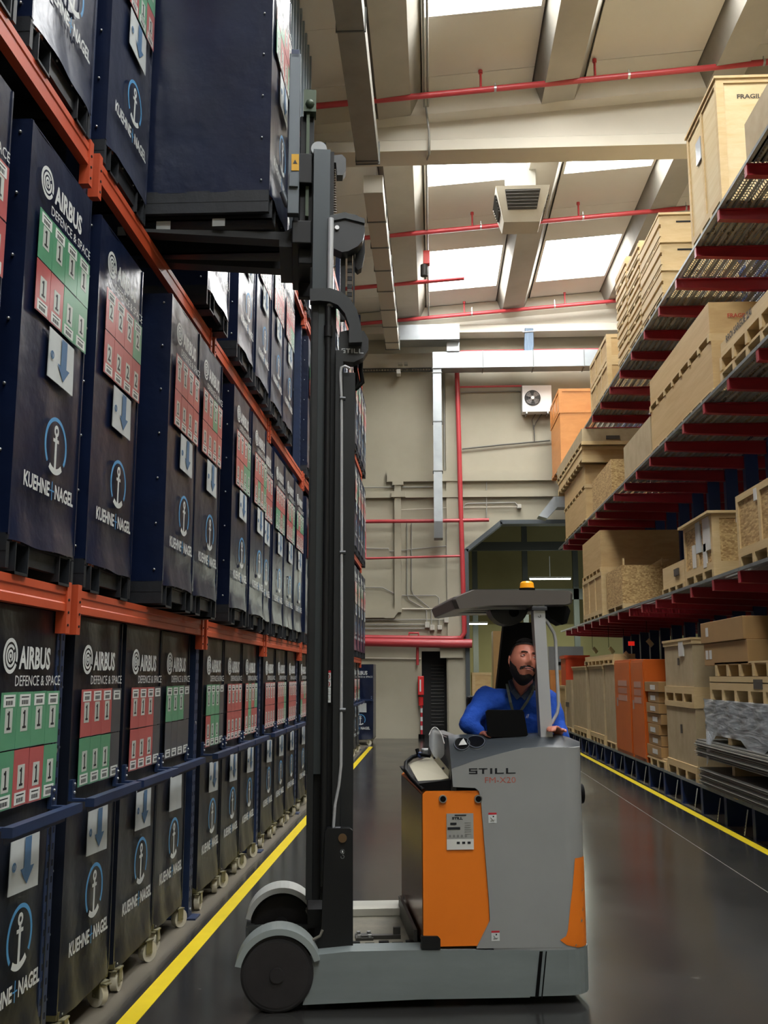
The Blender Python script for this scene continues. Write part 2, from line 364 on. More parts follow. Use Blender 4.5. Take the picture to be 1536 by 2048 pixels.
# doorway recess with dark louvred shutter
d = MB(); d.box(dxa, dxb, 29.6, 29.65, 0, dz); d.box(dxa-.05, dxa, 29.3, 29.65, 0, dz); d.box(dxb, dxb+.05, 29.3, 29.65, 0, dz); d.box(dxa, dxb, 29.3, 29.65, dz, dz+.05)
dr = struct(d.build('door_1', M('door_black', '#121211', .7)), 'dark doorway with a slatted shutter')
z = .35
while z < dz-.35:
    MB().bar((pw(862, 1400).x, 29.45, z), (dxb-.08, 29.45, z), .05, .012, 0, (0, .6, 1)).build('slat', M('shutter_slat', '#4c4a45', .5, .3), dr); z += .1
lt = MB(); a = pw(880, 1298); b = pw(926, 1316); lt.box(a.x, b.x, 28.8, 29, b.z, a.z+.1); struct(lt.build('trim_8', WALL), 'corner block over the doorway')
# steel portal lining of the opening
pf = MB(); t = .12
pf.bar((xo+.05, 29.1, 0), (xo+.05, 29.1, zc_), .5, t, 0, (1, 0, 0)); pf.bar((xo+.05, 29.1, zc_-.03), (xc_+.03, 29.1, zo-.05), .5, t, 0, (1, 0, -1)); pf.bar((xc_, 29.1, zo-.05), (X1, 29.1, zo-.05), .5, t, 0)
struct(pf.build('door_2', M('portal_steel', '#4a5053', .5, .4)), 'grey steel lining of the wide opening in the end wall')
# rear room behind the opening
GRN = M('rear_room_wall', '#a39c72', .8, col2='#938c62', sc=.5)
r = MB(); r.box(-1.5, 11, 41, 41.2, 0, 8); r.box(-1.6, -1.5, 29.3, 41, 0, 8); r.box(11, 11.1, 29.3, 41, 0, 8)
struct(r.build('wall_rear', GRN), 'dim yellow green walls of the room behind the opening')
struct(MB().box(-1.6, 11.1, 29.3, 41.2, 8, 8.2).build('ceiling_rear', M('rear_ceiling', '#77796c', .9)))
b = MB(); b.box(-1.5, 11, 38, 38.25, 4.6, 5.0); b.box(-1.5, 11, 35, 35.2, 6.1, 6.4)
for x in (1.5, 3.4, 5.3): b.box(x, x+.2, 38, 38.2, 0, 8)
struct(b.build('trim_9', M('rear_steel', '#454a48', .6)), 'dark steel framing across the rear room')
# floor lines
def fline(x0, x1, ya, yb, lab):
    tag(MB().box(x0, x1, ya, yb, 0, .003).build('floor_line', YEL), lab, 'floor marking')
fline(-1.63, -1.53, -6, 25.6, 'yellow painted line along the floor beside the navy containers')
fline(3.29, 3.39, -6, 26, 'yellow painted line along the floor beside the red arm rack')
for y in (8.2, 14.6, 21):
    pass
struct(MB().box(2.72, 2.727, -6, 28, 0, .0012).build('trim_10', M('joint_grey', '#77756c', .5)), 'thin pale floor joint')

# ================================================================ SERVICES
def rpipe(name, lab, pts, r, cat='pipe', mat=PIPE, brk=None, n=12):
    t = thing(name, lab, cat); MB().tube(pts, r, n, 0).build('pipe_run', mat, t)
    return t
def sprinkler(yc, x0, x1, dz_, lab, drops):
    t = thing('sprinkler_pipe', lab, 'pipe'); z = lambda x: rz(x)-dz_
    MB().tube([(x0, yc, z(x0)), (x1, yc, z(x1))], .055, 12).build('pipe_run', PIPE, t)
    for x in drops:
        m_ = MB().cyl((x, yc, z(x)), (x, yc+.02, z(x)+.34), .022, 8); m_.cyl((x, yc+.02, z(x)+.34), (x, yc+.02, z(x)+.4), .04, 8)
        m_.build('sprinkler_head', PIPE, t)
    for x in [x0+1+2.4*i for i in range(int((x1-x0)/2.4))]:
        MB().cyl((x-.02, yc, z(x)), (x+.02, yc, z(x)), .066, 12).box(x-.008, x+.008, yc-.008, yc+.008, z(x), rz(x)-.3).build('pipe_hanger', STUD, t)
    return t
sprinkler(16.7, -4.6, 8, .42, 'nearest red sprinkler pipe crossing just in front of the big concrete beam', [.94, 3.0, 5.2])
sprinkler(22.3, -4.6, 8, .45, 'middle red sprinkler pipe crossing behind the ceiling vent', [1.0, 3.5])
sprinkler(25.3, -4.6, .9, .45, 'short red sprinkler pipe partly lost beside the far skylight', [])
sprinkler(27.9, -4.6, 8, .5, 'farthest red sprinkler pipe close to the end wall', [.98, 3.9])
# end wall pipes
Yp = 28.7
w3 = lambda x, y, Y=Yp: tuple(atY(x, y, Y))
rpipe('fire_pipe', 'thick red fire main along the end wall above the dark doorway', [w3(690, 1283), w3(900, 1287), w3(944, 1287)], .125, n=20)
t = rpipe('fire_pipe', 'thin red pipe running just above the thick red main on the end wall', [w3(690, 1274), w3(905, 1277), w3(922, 1276), w3(929, 1265), w3(925, 1130), w3(921, 1000), w3(917, 850), w3(914, 745)], .07, n=12)
MB().tube([w3(818, 1274), w3(818, 1266), w3(837, 1266), w3(837, 1274)], .03, 8).build('pipe_loop', PIPE, t)
rpipe('fire_pipe', 'red pipe leading left from the riser at opening height', [w3(729, 1043), w3(860, 1042), w3(978, 1040)], .055)
rpipe('fire_pipe', 'lower slim red pipe bending up near the navy containers', [w3(729, 1040), w3(730, 1115), w3(733, 1117), w3(920, 1112)], .035)
rpipe('fire_pipe', 'short slim red pipe running to the air conditioner from the riser', [w3(920, 774), w3(1043, 772)], .03)
rpipe('fire_pipe', 'red pipe lying above the bright horizontal duct on the end wall', [w3(914, 710, 28.3), w3(922, 704, 28.3), w3(1250, 699, 28.3)], .05)
rpipe('fire_pipe', 'short red drop pipe beside the dark doorway', [w3(835, 1290, 28.85), w3(835, 1330, 28.85)], .04)
# conduits on the end wall
def conduit(lab, pts, r=.018, mat=COND): tag(MB().tube([w3(x, y, 28.93) for x, y in pts], r, 6).build('wall_conduit', mat), lab, 'conduit')
conduit('left of the two parallel conduits dropping to the junction boxes', [(814, 1045), (814, 1190), (818, 1200), (848, 1217), (853, 1222), (853, 1245)])
conduit('right of the two parallel conduits dropping to the junction boxes', [(823, 1045), (823, 1180), (827, 1190), (858, 1215), (863, 1222), (863, 1250)])
conduit('pale conduit just above the bottom ones, on the end wall left side', [(700, 1240), (893, 1239)])
conduit('pale conduit leading to the middle junction box', [(700, 1249), (850, 1249)])
conduit('lowest thin pale conduit above the red main', [(700, 1257), (850, 1257)])
conduit('conduit with two bends left of the cable casing', [(700, 1175), (765, 1175), (790, 1188)])
conduit('short conduit bridge right of the cable casing', [(804, 1218), (895, 1218)], .03, CREAM)
conduit('conduit crossing under the vertical metal duct', [(700, 1097), (777, 1097), (779, 1103), (840, 1097), (928, 1089)])
conduit('conduit running at the ledge on the left of the end wall', [(700, 975), (866, 974)])
conduit('thin conduit above the opening ending in a small box', [(928, 1016), (930, 1009), (935, 1007), (1030, 1005), (1036, 1012)])
conduit('thin pale conduit dropping from the upper ledge above the opening', [(973, 963), (973, 1040)])
conduit('slanting dark conduit under the air conditioner', [(924, 898), (1000, 890), (1100, 881)], .025, M('dark_conduit', '#5c5a52', .5))
conduit('thin conduit hanging under the air conditioner pipe', [(922, 785), (942, 784), (1040, 782)])
conduit('vertical conduit right beside the tall metal duct', [(888, 750), (889, 940)])
conduit('long vertical conduit left of the pilaster', [(893, 1060), (895, 1235)])
conduit('thin conduit at man height left of the doorway', [(722, 1316), (842, 1318)], .03, CREAM)
conduit('thin horizontal conduit below the middle ledge', [(802, 1020), (920, 1015), (1034, 1014)], .015, CREAM)
conduit('conduit dropping to the smallest junction box', [(804, 1191), (872, 1191), (878, 1196), (878, 1254)])
for (x0, y0, x1, y1, lab) in [(850, 1244, 859, 1256, 'left grey junction box in the cluster on the end wall'), (860, 1250, 869, 1261, 'lowest grey junction box in the cluster'), (875, 1251, 884, 1260, 'smallest grey junction box in the cluster'), (888, 1235, 897, 1246, 'upper right junction box in the cluster on the end wall'), (1034, 1010, 1042, 1018, 'small pale box on the wall above the opening'), (797, 730, 806, 735, 'left small white box on the high ledge'), (809, 729, 816, 735, 'right small white box on the high ledge')]:
    a = pw(x0, y0); b = pw(x1, y1); yb_ = 28.95 if y0 > 800 else 28.82
    m_ = MB().box(a.x, b.x, yb_-.09, yb_+.05, b.z, a.z).box(a.x+.01, b.x-.01, yb_-.1, yb_-.09, b.z+.01, a.z-.01); tag(m_.build('junction_box', M('box_grey', '#b5b3a8', .5), bevel=.004), lab, 'junction box')
# cable ladder and camera
cl = thing('cable_ladder', 'dark cable ladder fixed under the high ledge left of the duct', 'cable tray'); a = pw(700, 740); b = pw(864, 739)
for k in (0, .09): MB().box(a.x, b.x, 28.8, 28.83, a.z-.05-k, a.z-.02-k).build('side_rail', M('ladder_dark', '#4a4a45', .5, .4), cl)
for i in range(30):
    x = a.x+(b.x-a.x)*(i+.5)/30; MB().box(x-.012, x+.012, 28.8, 28.82, a.z-.13, a.z-.03).build('rung', MC['ladder_dark'], cl)
c = pw(798, 752); m_ = MB(); m_.cyl((c.x, 28.95, c.z+.08), (c.x, 28.75, c.z+.03), .03, 8); m_.box(c.x-.06, c.x+.06, 28.5, 28.8, c.z-.08, c.z+.06)
tag(m_.build('security_camera', M('camera_white', '#c8c6bd', .4), bevel=.01), 'small white security camera high on the end wall', 'camera')
# ducts
def duct(lab, segs, mat=GALV, name='air_duct', flange=1.2):
    t = thing(name, lab, 'duct')
    for (x0, x1, y0, y1, z0, z1) in segs:
        MB().box(x0, x1, y0, y1, z0, z1).build('duct_section', mat, t)
    return t
def chain(t, ax, lo, hi, step, base, mat):   # sections along an axis with raised joints
    v = lo
    while v < hi-.01:
        e = min(v+step, hi); b_ = list(base); b_[ax*2] = v; b_[ax*2+1] = e; MB().box(*b_).build('duct_section', mat, t)
        j = list(base); j[ax*2] = e-.012; j[ax*2+1] = e+.012
        for k in range(3):
            if k != ax: j[k*2] -= .02; j[k*2+1] += .02
        MB().box(*j).build('joint_flange', M('flange_dark', '#6f716e', .5, .5), t); v = e
FAB = M('duct_textile', '#8f8d84', .7, col2='#7f7d75', sc=2, bump=.2, bsc=80)
t = thing('air_duct', 'long grey duct hung under the roof and running toward the end wall', 'duct')
chain(t, 1, 2.0, 16.9, 3.7, (-1.32, -.92, 0, 0, 10.95, 11.3), FAB)
for y in (4, 8, 12, 16): MB().box(-1.125, -1.115, y, y+.01, 11.3, 12.1).build('hanger_rod', STUD, t)
t = thing('air_duct', 'paler jointed duct continuing behind the cross beam toward the end wall', 'duct')
chain(t, 1, 17.95, 27.3, 1.25, (-1.27, -.9, 0, 0, 10.92, 11.28), M('duct_cream', '#b3ae9f', .6))
for y in (19, 22, 25): MB().box(-1.09, -1.08, y, y+.01, 11.28, 12.1).build('hanger_rod', STUD, t)
a = atY(775, 640, 27.6); b = atY(905, 662, 27.6)
t = thing('air_duct', 'bright sheet metal duct crossing, dropping and branching on the end wall', 'duct')
q = MB(); z1 = 11.5; 
e0 = atY(893, 690, 28.2); e1 = atY(918, 690, 28.2)
q.prism([(a.x, 11.75), (e1.x, 11.75), (e1.x, 11.3), (e0.x, 11.3), (a.x+.28, 11.3)], 27.6, 28.25, 'y'); q.build('duct_elbow', GALV, t)
h0 = atY(885, 710, 28.2).z; h1 = atY(885, 742, 28.2).z; vx0 = atY(866, 800, 28.2).x; vx1 = atY(883, 800, 28.2).x
MB().box(e0.x, e1.x, 27.85, 28.25, h0, 11.3).build('duct_section', GALV, t)
chain(t, 0, vx0+.0, 6.2, 1.45, (0, 0, 27.9, 28.4, h1, h0), GALV)
chain(t, 2, atY(870, 1045, 28.2).z, h1, 1.45, (vx0, vx1, 27.95, 28.3, 0, 0), GALV)
z_ = atY(870, 1045, 28.2).z; zz = atY(870, 1078, 28.2).z
MB().prism([(27.95, z_), (28.3, z_), (28.5, zz+.05), (28.5, zz), (27.98, zz)], vx0, vx1, 'x').build('duct_outlet', M('duct_dark', '#77797a', .4, .6), t)
t = thing('air_duct', 'short galvanised duct bending above the lit tube at the opening', 'duct')
q = [(1075, 1035), (1105, 997), (1140, 996), (1140, 1018), (1112, 1018), (1092, 1040)]
q = [(atY(x, y, 28.2).x, atY(x, y, 28.2).z) for x, y in q]; MB().prism(q, 27.9, 28.4, 'y').build('duct_section', GALV, t)
# hanging square diffuser
t = thing('ceiling_vent', 'beige square air diffuser with dark louvred faces hanging from the roof', 'air vent')
cx = atY(1041, 400, 20.1).x; zt = 11.82; zb = 11.18; hw = .56; hb = .38; cy = 20.1
top = [(cx-hw, cy-hw, zt), (cx+hw, cy-hw, zt), (cx+hw, cy+hw, zt), (cx-hw, cy+hw, zt)]
bot = [(cx-hb, cy-hb*.55, zb), (cx+hb, cy-hb*.55, zb), (cx+hb, cy+hb, zb), (cx-hb, cy+hb, zb)]
MB().add(top+bot, [(0,1,5,4),(1,2,6,5),(2,3,7,6),(3,0,4,7),(4,5,6,7),(0,3,2,1)]).build('vent_body', M('vent_beige', '#aba597', .6), t)
MB().box(cx-.3, cx+.3, cy-.3, cy+.3, zt, rz(cx)-.1).build('vent_neck', M('vent_neck_grey', '#8f8c82', .6), t)
def face_grille(p0, p1, p2, p3, name='louvre_panel'):
    P = [Vector(p) for p in (p0, p1, p2, p3)]; nrm = (P[1]-P[0]).cross(P[3]-P[0]).normalized(); cxx = sum(P, Vector())/4
    def pt(u, v): a_ = P[0].lerp(P[1], u); b_ = P[3].lerp(P[2], u); return a_.lerp(b_, v)
    g = MB(); o_ = nrm*-.012
    g.add([pt(.16, .1)+o_, pt(.84, .1)+o_, pt(.84, .66)+o_, pt(.16, .66)+o_], [(0,1,2,3)], 0)
    for i in range(6):
        v = .14+.09*i; g.bar(pt(.17, v)+o_*2, pt(.83, v)+o_*2, .03, .008, 1)
    g.build(name, [M('louvre_dark', '#2d2c2b', .6), M('louvre_blade', '#57554f', .5)], t, fix=False)
face_grille(top[0], top[1], bot[1], bot[0]); face_grille(top[3], top[0], bot[0], bot[3]); face_grille(top[1], top[2], bot[2], bot[1])
# air conditioner outdoor unit
t = thing('air_conditioner', 'white outdoor air conditioner unit with round fan grille mounted on the end wall', 'air conditioner')
a = atY(1044, 771, 28.6); b = atY(1104, 823, 28.6); WP = M('white_enamel', '#e4e4e0', .4)
MB().box(a.x, b.x, 28.6, 28.95, b.z, a.z).build('casing', WP, t, bevel=.01)
f = atY(1065, 796, 28.6); R = .235
MB().cyl((f.x, 28.585, f.z), (f.x, 28.6, f.z), R, 32).build('fan_opening', M('fan_dark', '#3c3a37', .6), t)
bl = MB()
for k in range(4):
    an = k*math.pi/2+.4; d1 = Vector((math.cos(an), 0, math.sin(an))); d2 = Vector((math.cos(an+.9), 0, math.sin(an+.9))); c = Vector((f.x, 28.575, f.z))
    bl.add([c, c+d1*R*.9, c+(d1+d2).normalized()*R*.95, c+d2*R*.8+Vector((0, -.02, 0))], [(0,1,2,3)])
bl.build('fan_blades', M('fan_grey', '#77726c', .5), t); MB().cyl((f.x, 28.55, f.z), (f.x, 28.585, f.z), .05, 16).build('fan_hub', WP, t)
g = MB()
for rr_ in (.1, .16, .21): g.tube([(f.x+rr_*math.cos(i*math.pi/12), 28.55, f.z+rr_*math.sin(i*math.pi/12)) for i in range(25)], .003, 4, caps=False)
g.build('fan_grille', BLK, t)
for xx in (a.x+.1, b.x-.14): MB().box(xx, xx+.04, 28.6, 29, b.z-.05, b.z).build('wall_bracket', STUD, t)
MB().tube([w3(1072, 826, 28.9), w3(1064, 840, 28.9), w3(1067, 860, 28.9), w3(1072, 845, 28.9), w3(1085, 826, 28.9)], .015, 6).tube([w3(1068, 850, 28.9), w3(1069, 884, 28.9)], .018, 6).build('cable_loop', M('cable_dark', '#55524c', .6), t)
# coiled blue grey cables over the horizontal duct
t = MB()
for i in range(5):
    x = 1052+i*3; t.tube([w3(x, 657, 28.2), w3(x+(i-2)*.6, 690, 28.2), w3(x-1, 708, 28.2)], .04, 8, 0)
t.tube([w3(1045, 664, 28.15), w3(1072, 662, 28.15)], .02, 6, 1)
tag(t.build('cable_bundle', [M('cable_bluegrey', '#5a6b7c', .5), STUD]), 'bundle of blue grey cables strapped above the horizontal duct', 'cables')
# red call box on the rib, cable drop, red extinguisher group by the doorway
t = thing('alarm_box', 'small red alarm box hanging on conduit beside the far skylight', 'alarm box'); c = atY(853, 517, 23.0)
MB().box(c.x-.08, c.x+.08, 22.9, 23.1, c.z-.17, c.z+.17).build('casing', M('red_box', '#c8352a', .4), t, bevel=.01)
MB().cyl((c.x-.06, 23, c.z-.17), (c.x-.06, 23, c.z-.45), .09, 12, 0).build('sounder', M('dk', '#34322f', .6), t)
for (xx, lab) in ((-.085, 'left conduit running along the roof rib over the truck'), (-.02, 'right conduit running along the roof rib over the truck')):
    zr = rz(xx)-.33
    tag(MB().tube([(xx, 2, zr), (xx, 17.2, zr)], .022, 6).build('roof_conduit', COND), lab, 'conduit')
tag(MB().tube([(-.06, 17.2, rz(0)-.33), (-.03, 17.25, 12.0), (0, 17.2, 11.7), (.0, 17.25, 11.3), (-.06, 17.9, 11.5), (-.06, 19, 12.15), (-.06, 28.2, 12.15)], .022, 6).build('hanging_cable', COND), 'dark cable looping down over the cross beam and on along the rib', 'cable')
t = thing('fire_extinguisher', 'red fire hose box and extinguisher hung on the left side of the dark doorway', 'fire extinguisher')
a = pw(836, 1352); b = pw(848, 1390); 
MB().box(a.x, b.x, 28.72, 28.95, b.z, a.z).build('cabinet', M('ext_red', '#c22a2a', .35), t, bevel=.02)
MB().box(a.x+.05, a.x+.09, 28.7, 28.72, b.z+.1, a.z-.1).build('handle', WHT, t)
c = pw(842, 1402); MB().cyl((c.x, 28.85, c.z-.12), (c.x, 28.85, c.z+.12), .07, 12).build('cylinder', MC['ext_red'], t)
c = pw(843, 1440)
for i in range(8):
    MB().cyl((c.x, 28.85, .13+i*.12), (c.x, 28.85, .25+i*.12), .035, 8).build('warning_band', [M('band_red', '#b02c35', .5), WHT][i % 2], t)
MB().cyl((c.x, 28.85, 0), (c.x, 28.85, .13), .09, 10).build('foot', BLK, t)
# strip lamps of the rear room
def tubelamp(x, y, z, l, lab, power, col, ax=0):
    t = thing('strip_lamp', lab, 'lamp'); s_ = (l/2, .06) if ax == 0 else (.06, l/2)
    MB().box(x-s_[0], x+s_[0], y-s_[1], y+s_[1], z, z+.06).build('housing', M('lamp_white', '#d0d0cc', .5), t)
    MB().box(x-s_[0]+.03, x+s_[0]-.03, y-s_[1]+.015, y+s_[1]-.015, z-.04, z).build('tube', M('tube_lit', '#ffffff', .5, emit=('#eefaf4', 22)), t)
    MB().box(x-.01, x+.01, y-.01, y+.01, z+.06, z+.8).build('hanger_rod', STUD, t)
    a_ = area_light('lamp_light', (x, y, z-.08), l if ax == 0 else .12, .12 if ax == 0 else l, power, col); a_.parent = None
    return t
c = atY(1105, 1044, 31); tubelamp(c.x, 31, c.z, .75, 'lit white strip lamp just inside the opening', 60, (.9, 1, .92))
tubelamp(4.2, 36, 5.2, 1.5, 'strip lamp deeper in the rear room above the yellow wall', 260, (.95, 1, .8))
tubelamp(1.2, 36, 3.6, 1.5, 'strip lamp low over the boxes in the rear room', 130, (1, .95, .7))
# ================================================================ LEFT PALLET RACK
UPY = [1.95, 4.80, 7.64, 10.44, 13.28, 16.1, 18.9, 21.7, 24.5]
BZ = [2.17, 4.46, 6.77, 9.05]               # top of each beam
XF = -1.80
rk = thing('pallet_rack', 'tall pallet rack with navy uprights and orange beams holding the navy containers', 'rack', (0, 0, 0))
um = MB(); H_ = 10.9
um.box(-.09, 0, -.05, .05, .01, H_)
um.box(-.16, .06, -.08, .08, 0, .012)
for k in range(int(H_/.075)):
    z = .12+k*.075
    for yy in (-.028, .028): um.box(-.001, .0015, yy-.006, yy+.006, z, z+.028, 1)
for zz in (.06, 1.4, 3.6): um.cyl((0, 0, zz), (.006, 0, zz), .012, 8, 2)
umesh = um.mesh('upright', [NAVS, HOLE, STUD])
br = MB()
for i in range(10): br.bar((-.09, 0, .4+i*1.05), (-1.05, 0, .4+(i+1)*1.05 if i % 2 == 0 else .4+i*1.05), .03, .03)
zz = .4
bmesh_ = br.mesh('brace', [M('brace_grey', '#7e8083', .5, .3)])
for y in UPY:
    o = put('upright', umesh, rk, (XF, y, 0)); o2 = put('upright', umesh, rk, (XF-1.06, y, 0)); put('frame_brace', bmesh_, rk, (XF, y, 0))
def beam_mesh(L, nm):
    b = MB(); b.prism([(0, 0), (.045, 0), (.045, -.045), (.052, -.05), (.045, -.055), (.045, -.10), (0, -.10)], .055, L-.055, 'y')
    b = MB()
    pr = [(0, 0), (.045, 0), (.045, -.035), (.040, -.042), (.040, -.072), (.045, -.079), (.045, -.115), (0, -.115)]
    n = len(pr); A = [(a, .05, c) for a, c in pr]; B = [(a, L-.05, c) for a, c in pr]
    b.add(A+B, [(i, (i+1) % n, n+(i+1) % n, n+i) for i in range(n)]); b.add(A, [tuple(range(n))[::-1]]); b.add(B, [tuple(range(n))])
    return b.mesh(nm, [ORB])
bm_ = beam_mesh(UPY[2]-UPY[1], 'beam')
cm = MB(); cm.box(.0, .052, -.0, .052, -.22, .025); cm.box(-.06, .0, -.001, .004, -.22, .02)
for k in range(3): cm.cyl((.052, .03, -.18+k*.06), (.056, .03, -.18+k*.06), .007, 6, 1)
cmesh = cm.mesh('beam_connector', [ORB, HOLE])
for i in range(len(UPY)-1):
    for zb in BZ:
        o = put('beam', bm_, rk, (XF+.003, UPY[i], zb)); s_ = (UPY[i+1]-UPY[i])/(UPY[2]-UPY[1]); o.scale = (1, s_, 1)
        put('beam_connector', cmesh, o, (0, .045, 0)); c2 = put('beam_connector', cmesh, o, (0, 2.84-.045, 0)); c2.scale = (1, -1, 1)
        o = put('beam', bm_, rk, (XF-1.08, UPY[i], zb)); o.scale = (1, s_, 1)

# ================================================================ CONTAINERS
CW = .775; CH = 1.84; CDp = 1.18
def cover_mesh(seed, h=CH, mat=NAVY):
    rnd = random.Random(seed); b = MB(); ny, nz = 14, 30
    ph = [(rnd.uniform(1, 5), rnd.uniform(1, 4), rnd.uniform(0, 6), rnd.uniform(.5, 1)) for _ in range(6)]
    def wr(u, z): return .0035*sum(a_*math.sin(f1*u*5+f2*z*2.2+p) for f1, f2, p, a_ in ph)/2
    hem = lambda u: .006*math.sin(u*7+seed)+.002*math.sin(u*19+seed*2)
    vs = []
    for j in range(nz+1):
        for i in range(ny+1):
            u = CW*i/ny; z = h*j/nz; e = min(u, CW-u)/.08; e = min(1, e); flare = .022*max(0, 1-z/.09)*e
            zz = z if j else hem(u)-.03
            vs.append((wr(u, z)*e+flare-.004, u, zz))
    b.add(vs, [(j*(ny+1)+i, j*(ny+1)+i+1, (j+1)*(ny+1)+i+1, (j+1)*(ny+1)+i) for j in range(nz) for i in range(ny)], 0, True)
    for side in (0, CW):
        vs = []; nx = 10
        for j in range(nz+1):
            for i in range(nx+1):
                x = -CDp*i/nx; z = h*j/nz; e = min(1, min(-x, CDp+x)/.1)
                yy = side + (1 if side else -1)*.004*(wr(x*1.3, z)*300*.5+0)*e*.5
                vs.append((x-.004, yy, z if j else -.012))
        b.add(vs, [(j*(nx+1)+i, (j+1)*(nx+1)+i, (j+1)*(nx+1)+i+1, j*(nx+1)+i+1) for j in range(nz) for i in range(nx)], 0, True)
    b.box(-CDp, -.004, 0, CW, h-.002, h+.004); b.box(-CDp-.004, -CDp, 0, CW, -.01, h)
    for side in (.006, CW-.006):             # seam welt along the corner plus studs
        b.box(-.006, .003, side-.006, side+.006, -.01, h)
    for k in range(7):
        z = .06+k*(h-.12)/6
        for (x, y) in ((-.05, -.006), (-.05, CW+.006)): b.sphere((x, y, z), .008, 1, 6)
    return b.mesh('cover', [mat, STUD])
COV = [cover_mesh(s) for s in (1, 5, 9)]; COVD = [cover_mesh(s, CH, NAVYD) for s in (3, 4, 8)]
def pallet_mesh():
    b = MB(); h = .165
    b.box(-CDp, 0, .0, CW, h-.035, h)
    for y in (.07, CW-.21):                  # two open fork pockets
        b.box(-CDp, .01, y, y+.14, .0, .012); b.box(-CDp, .01, y, y+.008, 0, h-.03); b.box(-CDp, .01, y+.132, y+.14, 0, h-.03)
    b.box(-.04, -.01, .21, CW-.21, .05, h-.03); b.box(-CDp, -CDp+.04, .0, CW, .03, h-.03)
    b.box(-CDp, 0, -.002, .03, .02, h-.03); b.box(-CDp, 0, CW-.03, CW+.002, .02, h-.03)
    b.box(-CDp, -.001, -.004, 0, .09, .12)
    for y in (.1, .3, .5, .68): b.sphere((.003, y, h-.018), .007, 1, 6)
    b.box(0, .003, .05, .13, h-.03, h-.008, 2)
    return b.mesh('pallet_base', [BLKS, STUD, M('small_label', '#a05a45', .6)])
PAL = pallet_mesh()
def emblem():
    b = MB(); c = (.175, 1.63)
    for r0, r1, a0, a1 in ((.058, .074, -20, 330), (.036, .048, 40, 380), (.016, .027, -60, 270)):
        b.arc(c, r0, r1, a0, a1, .0, .001, 26, 0, 'x', 1.0)
    b.arc(c, .0, .009, 0, 360, 0, .001, 10)
    return b.mesh('spiral_emblem', [WHT])
def anchor():
    b = MB(); c = (.44, .46); R = .135; e = .001
    b.arc(c, R-.018, R, -35, 222, 0, e, 30, 1)
    b.arc(c, R-.03, R-.002, 236, 310, 0, e, 14, 0); b.arc(c, .0, .0001, 0, 1, 0, e, 1, 0)
    b.box(0, e, c[0]-.011, c[0]+.011, c[1]-R+.015, c[1]+.045)
    b.box(0, e, c[0]-.034, c[0]+.034, c[1]+.018, c[1]+.034)
    b.arc((c[0], c[1]+.072), .012, .027, 0, 360, 0, e, 16, 0)
    return b.mesh('anchor_emblem', [WHT, BLU])
def txt(name, s, y, z, w, h, mats, bold=.02, spc=1.):
    b = MB(); text_mb(b, s, FR_X, (0, y, z), w, h, 0, bold, .001, spc); return b.mesh(name, mats)
EMB = emblem(); ANC = anchor()
WM = txt('wordmark', 'AIRBUS', .265, 1.575, .355, .10, [WHT], .035)
DS = txt('tagline', 'DEFENCE & SPACE', .235, 1.505, .52, .045, [WHT], .005)
kb = MB(); text_mb(kb, 'KUEHNE', FR_X, (0, .10, .215), .29, .068, 0, .03, .001); text_mb(kb, 'NAGEL', FR_X, (0, .455, .215), .235, .068, 0, .03, .001)
kb.box(0, .001, .395, .445, .245, .251, 1).box(0, .001, .417, .423, .205, .291, 1)
KN = kb.mesh('company_lettering', [WHT, BLU])
def card(col, dig, upper):
    b = MB(); w, h = .160, .235; rnd = random.Random(hash((col.name, dig, upper)) % 99)
    b.box(0, .002, 0, w, 0, h, 0)
    b.box(.002, .0026, .001, w-.001, h*.0, h*.006, 4)
    if dig:
        zz = .07; b.box(.002, .0028, .045, .118, zz, zz+.1, 1)
        if dig == '1':
            b.box(.0028, .0032, .076, .089, zz+.014, zz+.088, 2); b.box(.0028, .0032, .064, .101, zz+.012, zz+.022, 2); b.box(.0028, .0032, .066, .078, zz+.072, zz+.082, 2)
        else: text_mb(b, dig, FR_X, (.0028, .063 if dig == '1' else .058, zz+.012), .032 if dig == '1' else .045, .076, 2, .02, .0004)
    # barcode ticket at the top (upper row) or the bottom (lower row)
    zb = h-.06 if upper else .008
    b.box(.002, .003, .022, .138, zb, zb+.05, 3)
    for k in range(9): b.box(.003, .0034, .045+k*.008, .045+k*.008+(.004 if k % 3 else .006), zb+.008, zb+.026, 2)
    b.box(.003, .0034, .04, .12, zb+.036, zb+.041, 2)
    return b.mesh('status_card', [col, M('card_patch', '#b7bdb6', .4), DKB, M('ticket_white', '#cfd3cf', .5), CGRY])
CARDS = {}
for cn, cm_ in (('r', CRED), ('g', CGRN), ('k', CGRY)):
    for dg_ in ('1', '2'):
        for u_ in (0, 1): CARDS[cn, dg_, u_] = card(cm_, dg_ if cn != 'k' else None, u_)
def arrow_sheet(low, printed=True):
    b = MB(); z0, z1 = (.64, .87) if low else (.745, .98)
    b.add([(.003, .285, z0+.01), (.006, .60, z0), (.004, .595, z1), (.002, .29, z1+.008)], [(0,1,2,3)], 0)
    b.add([(0, .285, z0+.01), (0, .60, z0), (0, .595, z1), (0, .29, z1+.008)], [(3,2,1,0)], 0)
    if printed:
        c = .465; e = .0075
        b.add([(e, c-.035, z1-.004), (e, c-.035, z0+.10), (e, c-.075, z0+.10), (e, c, z0+.03), (e, c+.075, z0+.10), (e, c+.035, z0+.10), (e, c+.035, z1-.004)], [(0, 1, 5, 6), (2, 3, 4), (1, 2, 3, 4, 5)][:1]+[(2, 3, 4)], 1)
        b.arc((.325, z0+.12), .014, .020, 0, 360, .006, e, 12, 1)
        b.box(.006, e, .321, .329, z0+.106, z0+.134, 1)
    return b.mesh('arrow_sheet', [PAPER, INK])
SHT = {(l, p): arrow_sheet(l, p) for l in (0, 1) for p in (0, 1)}
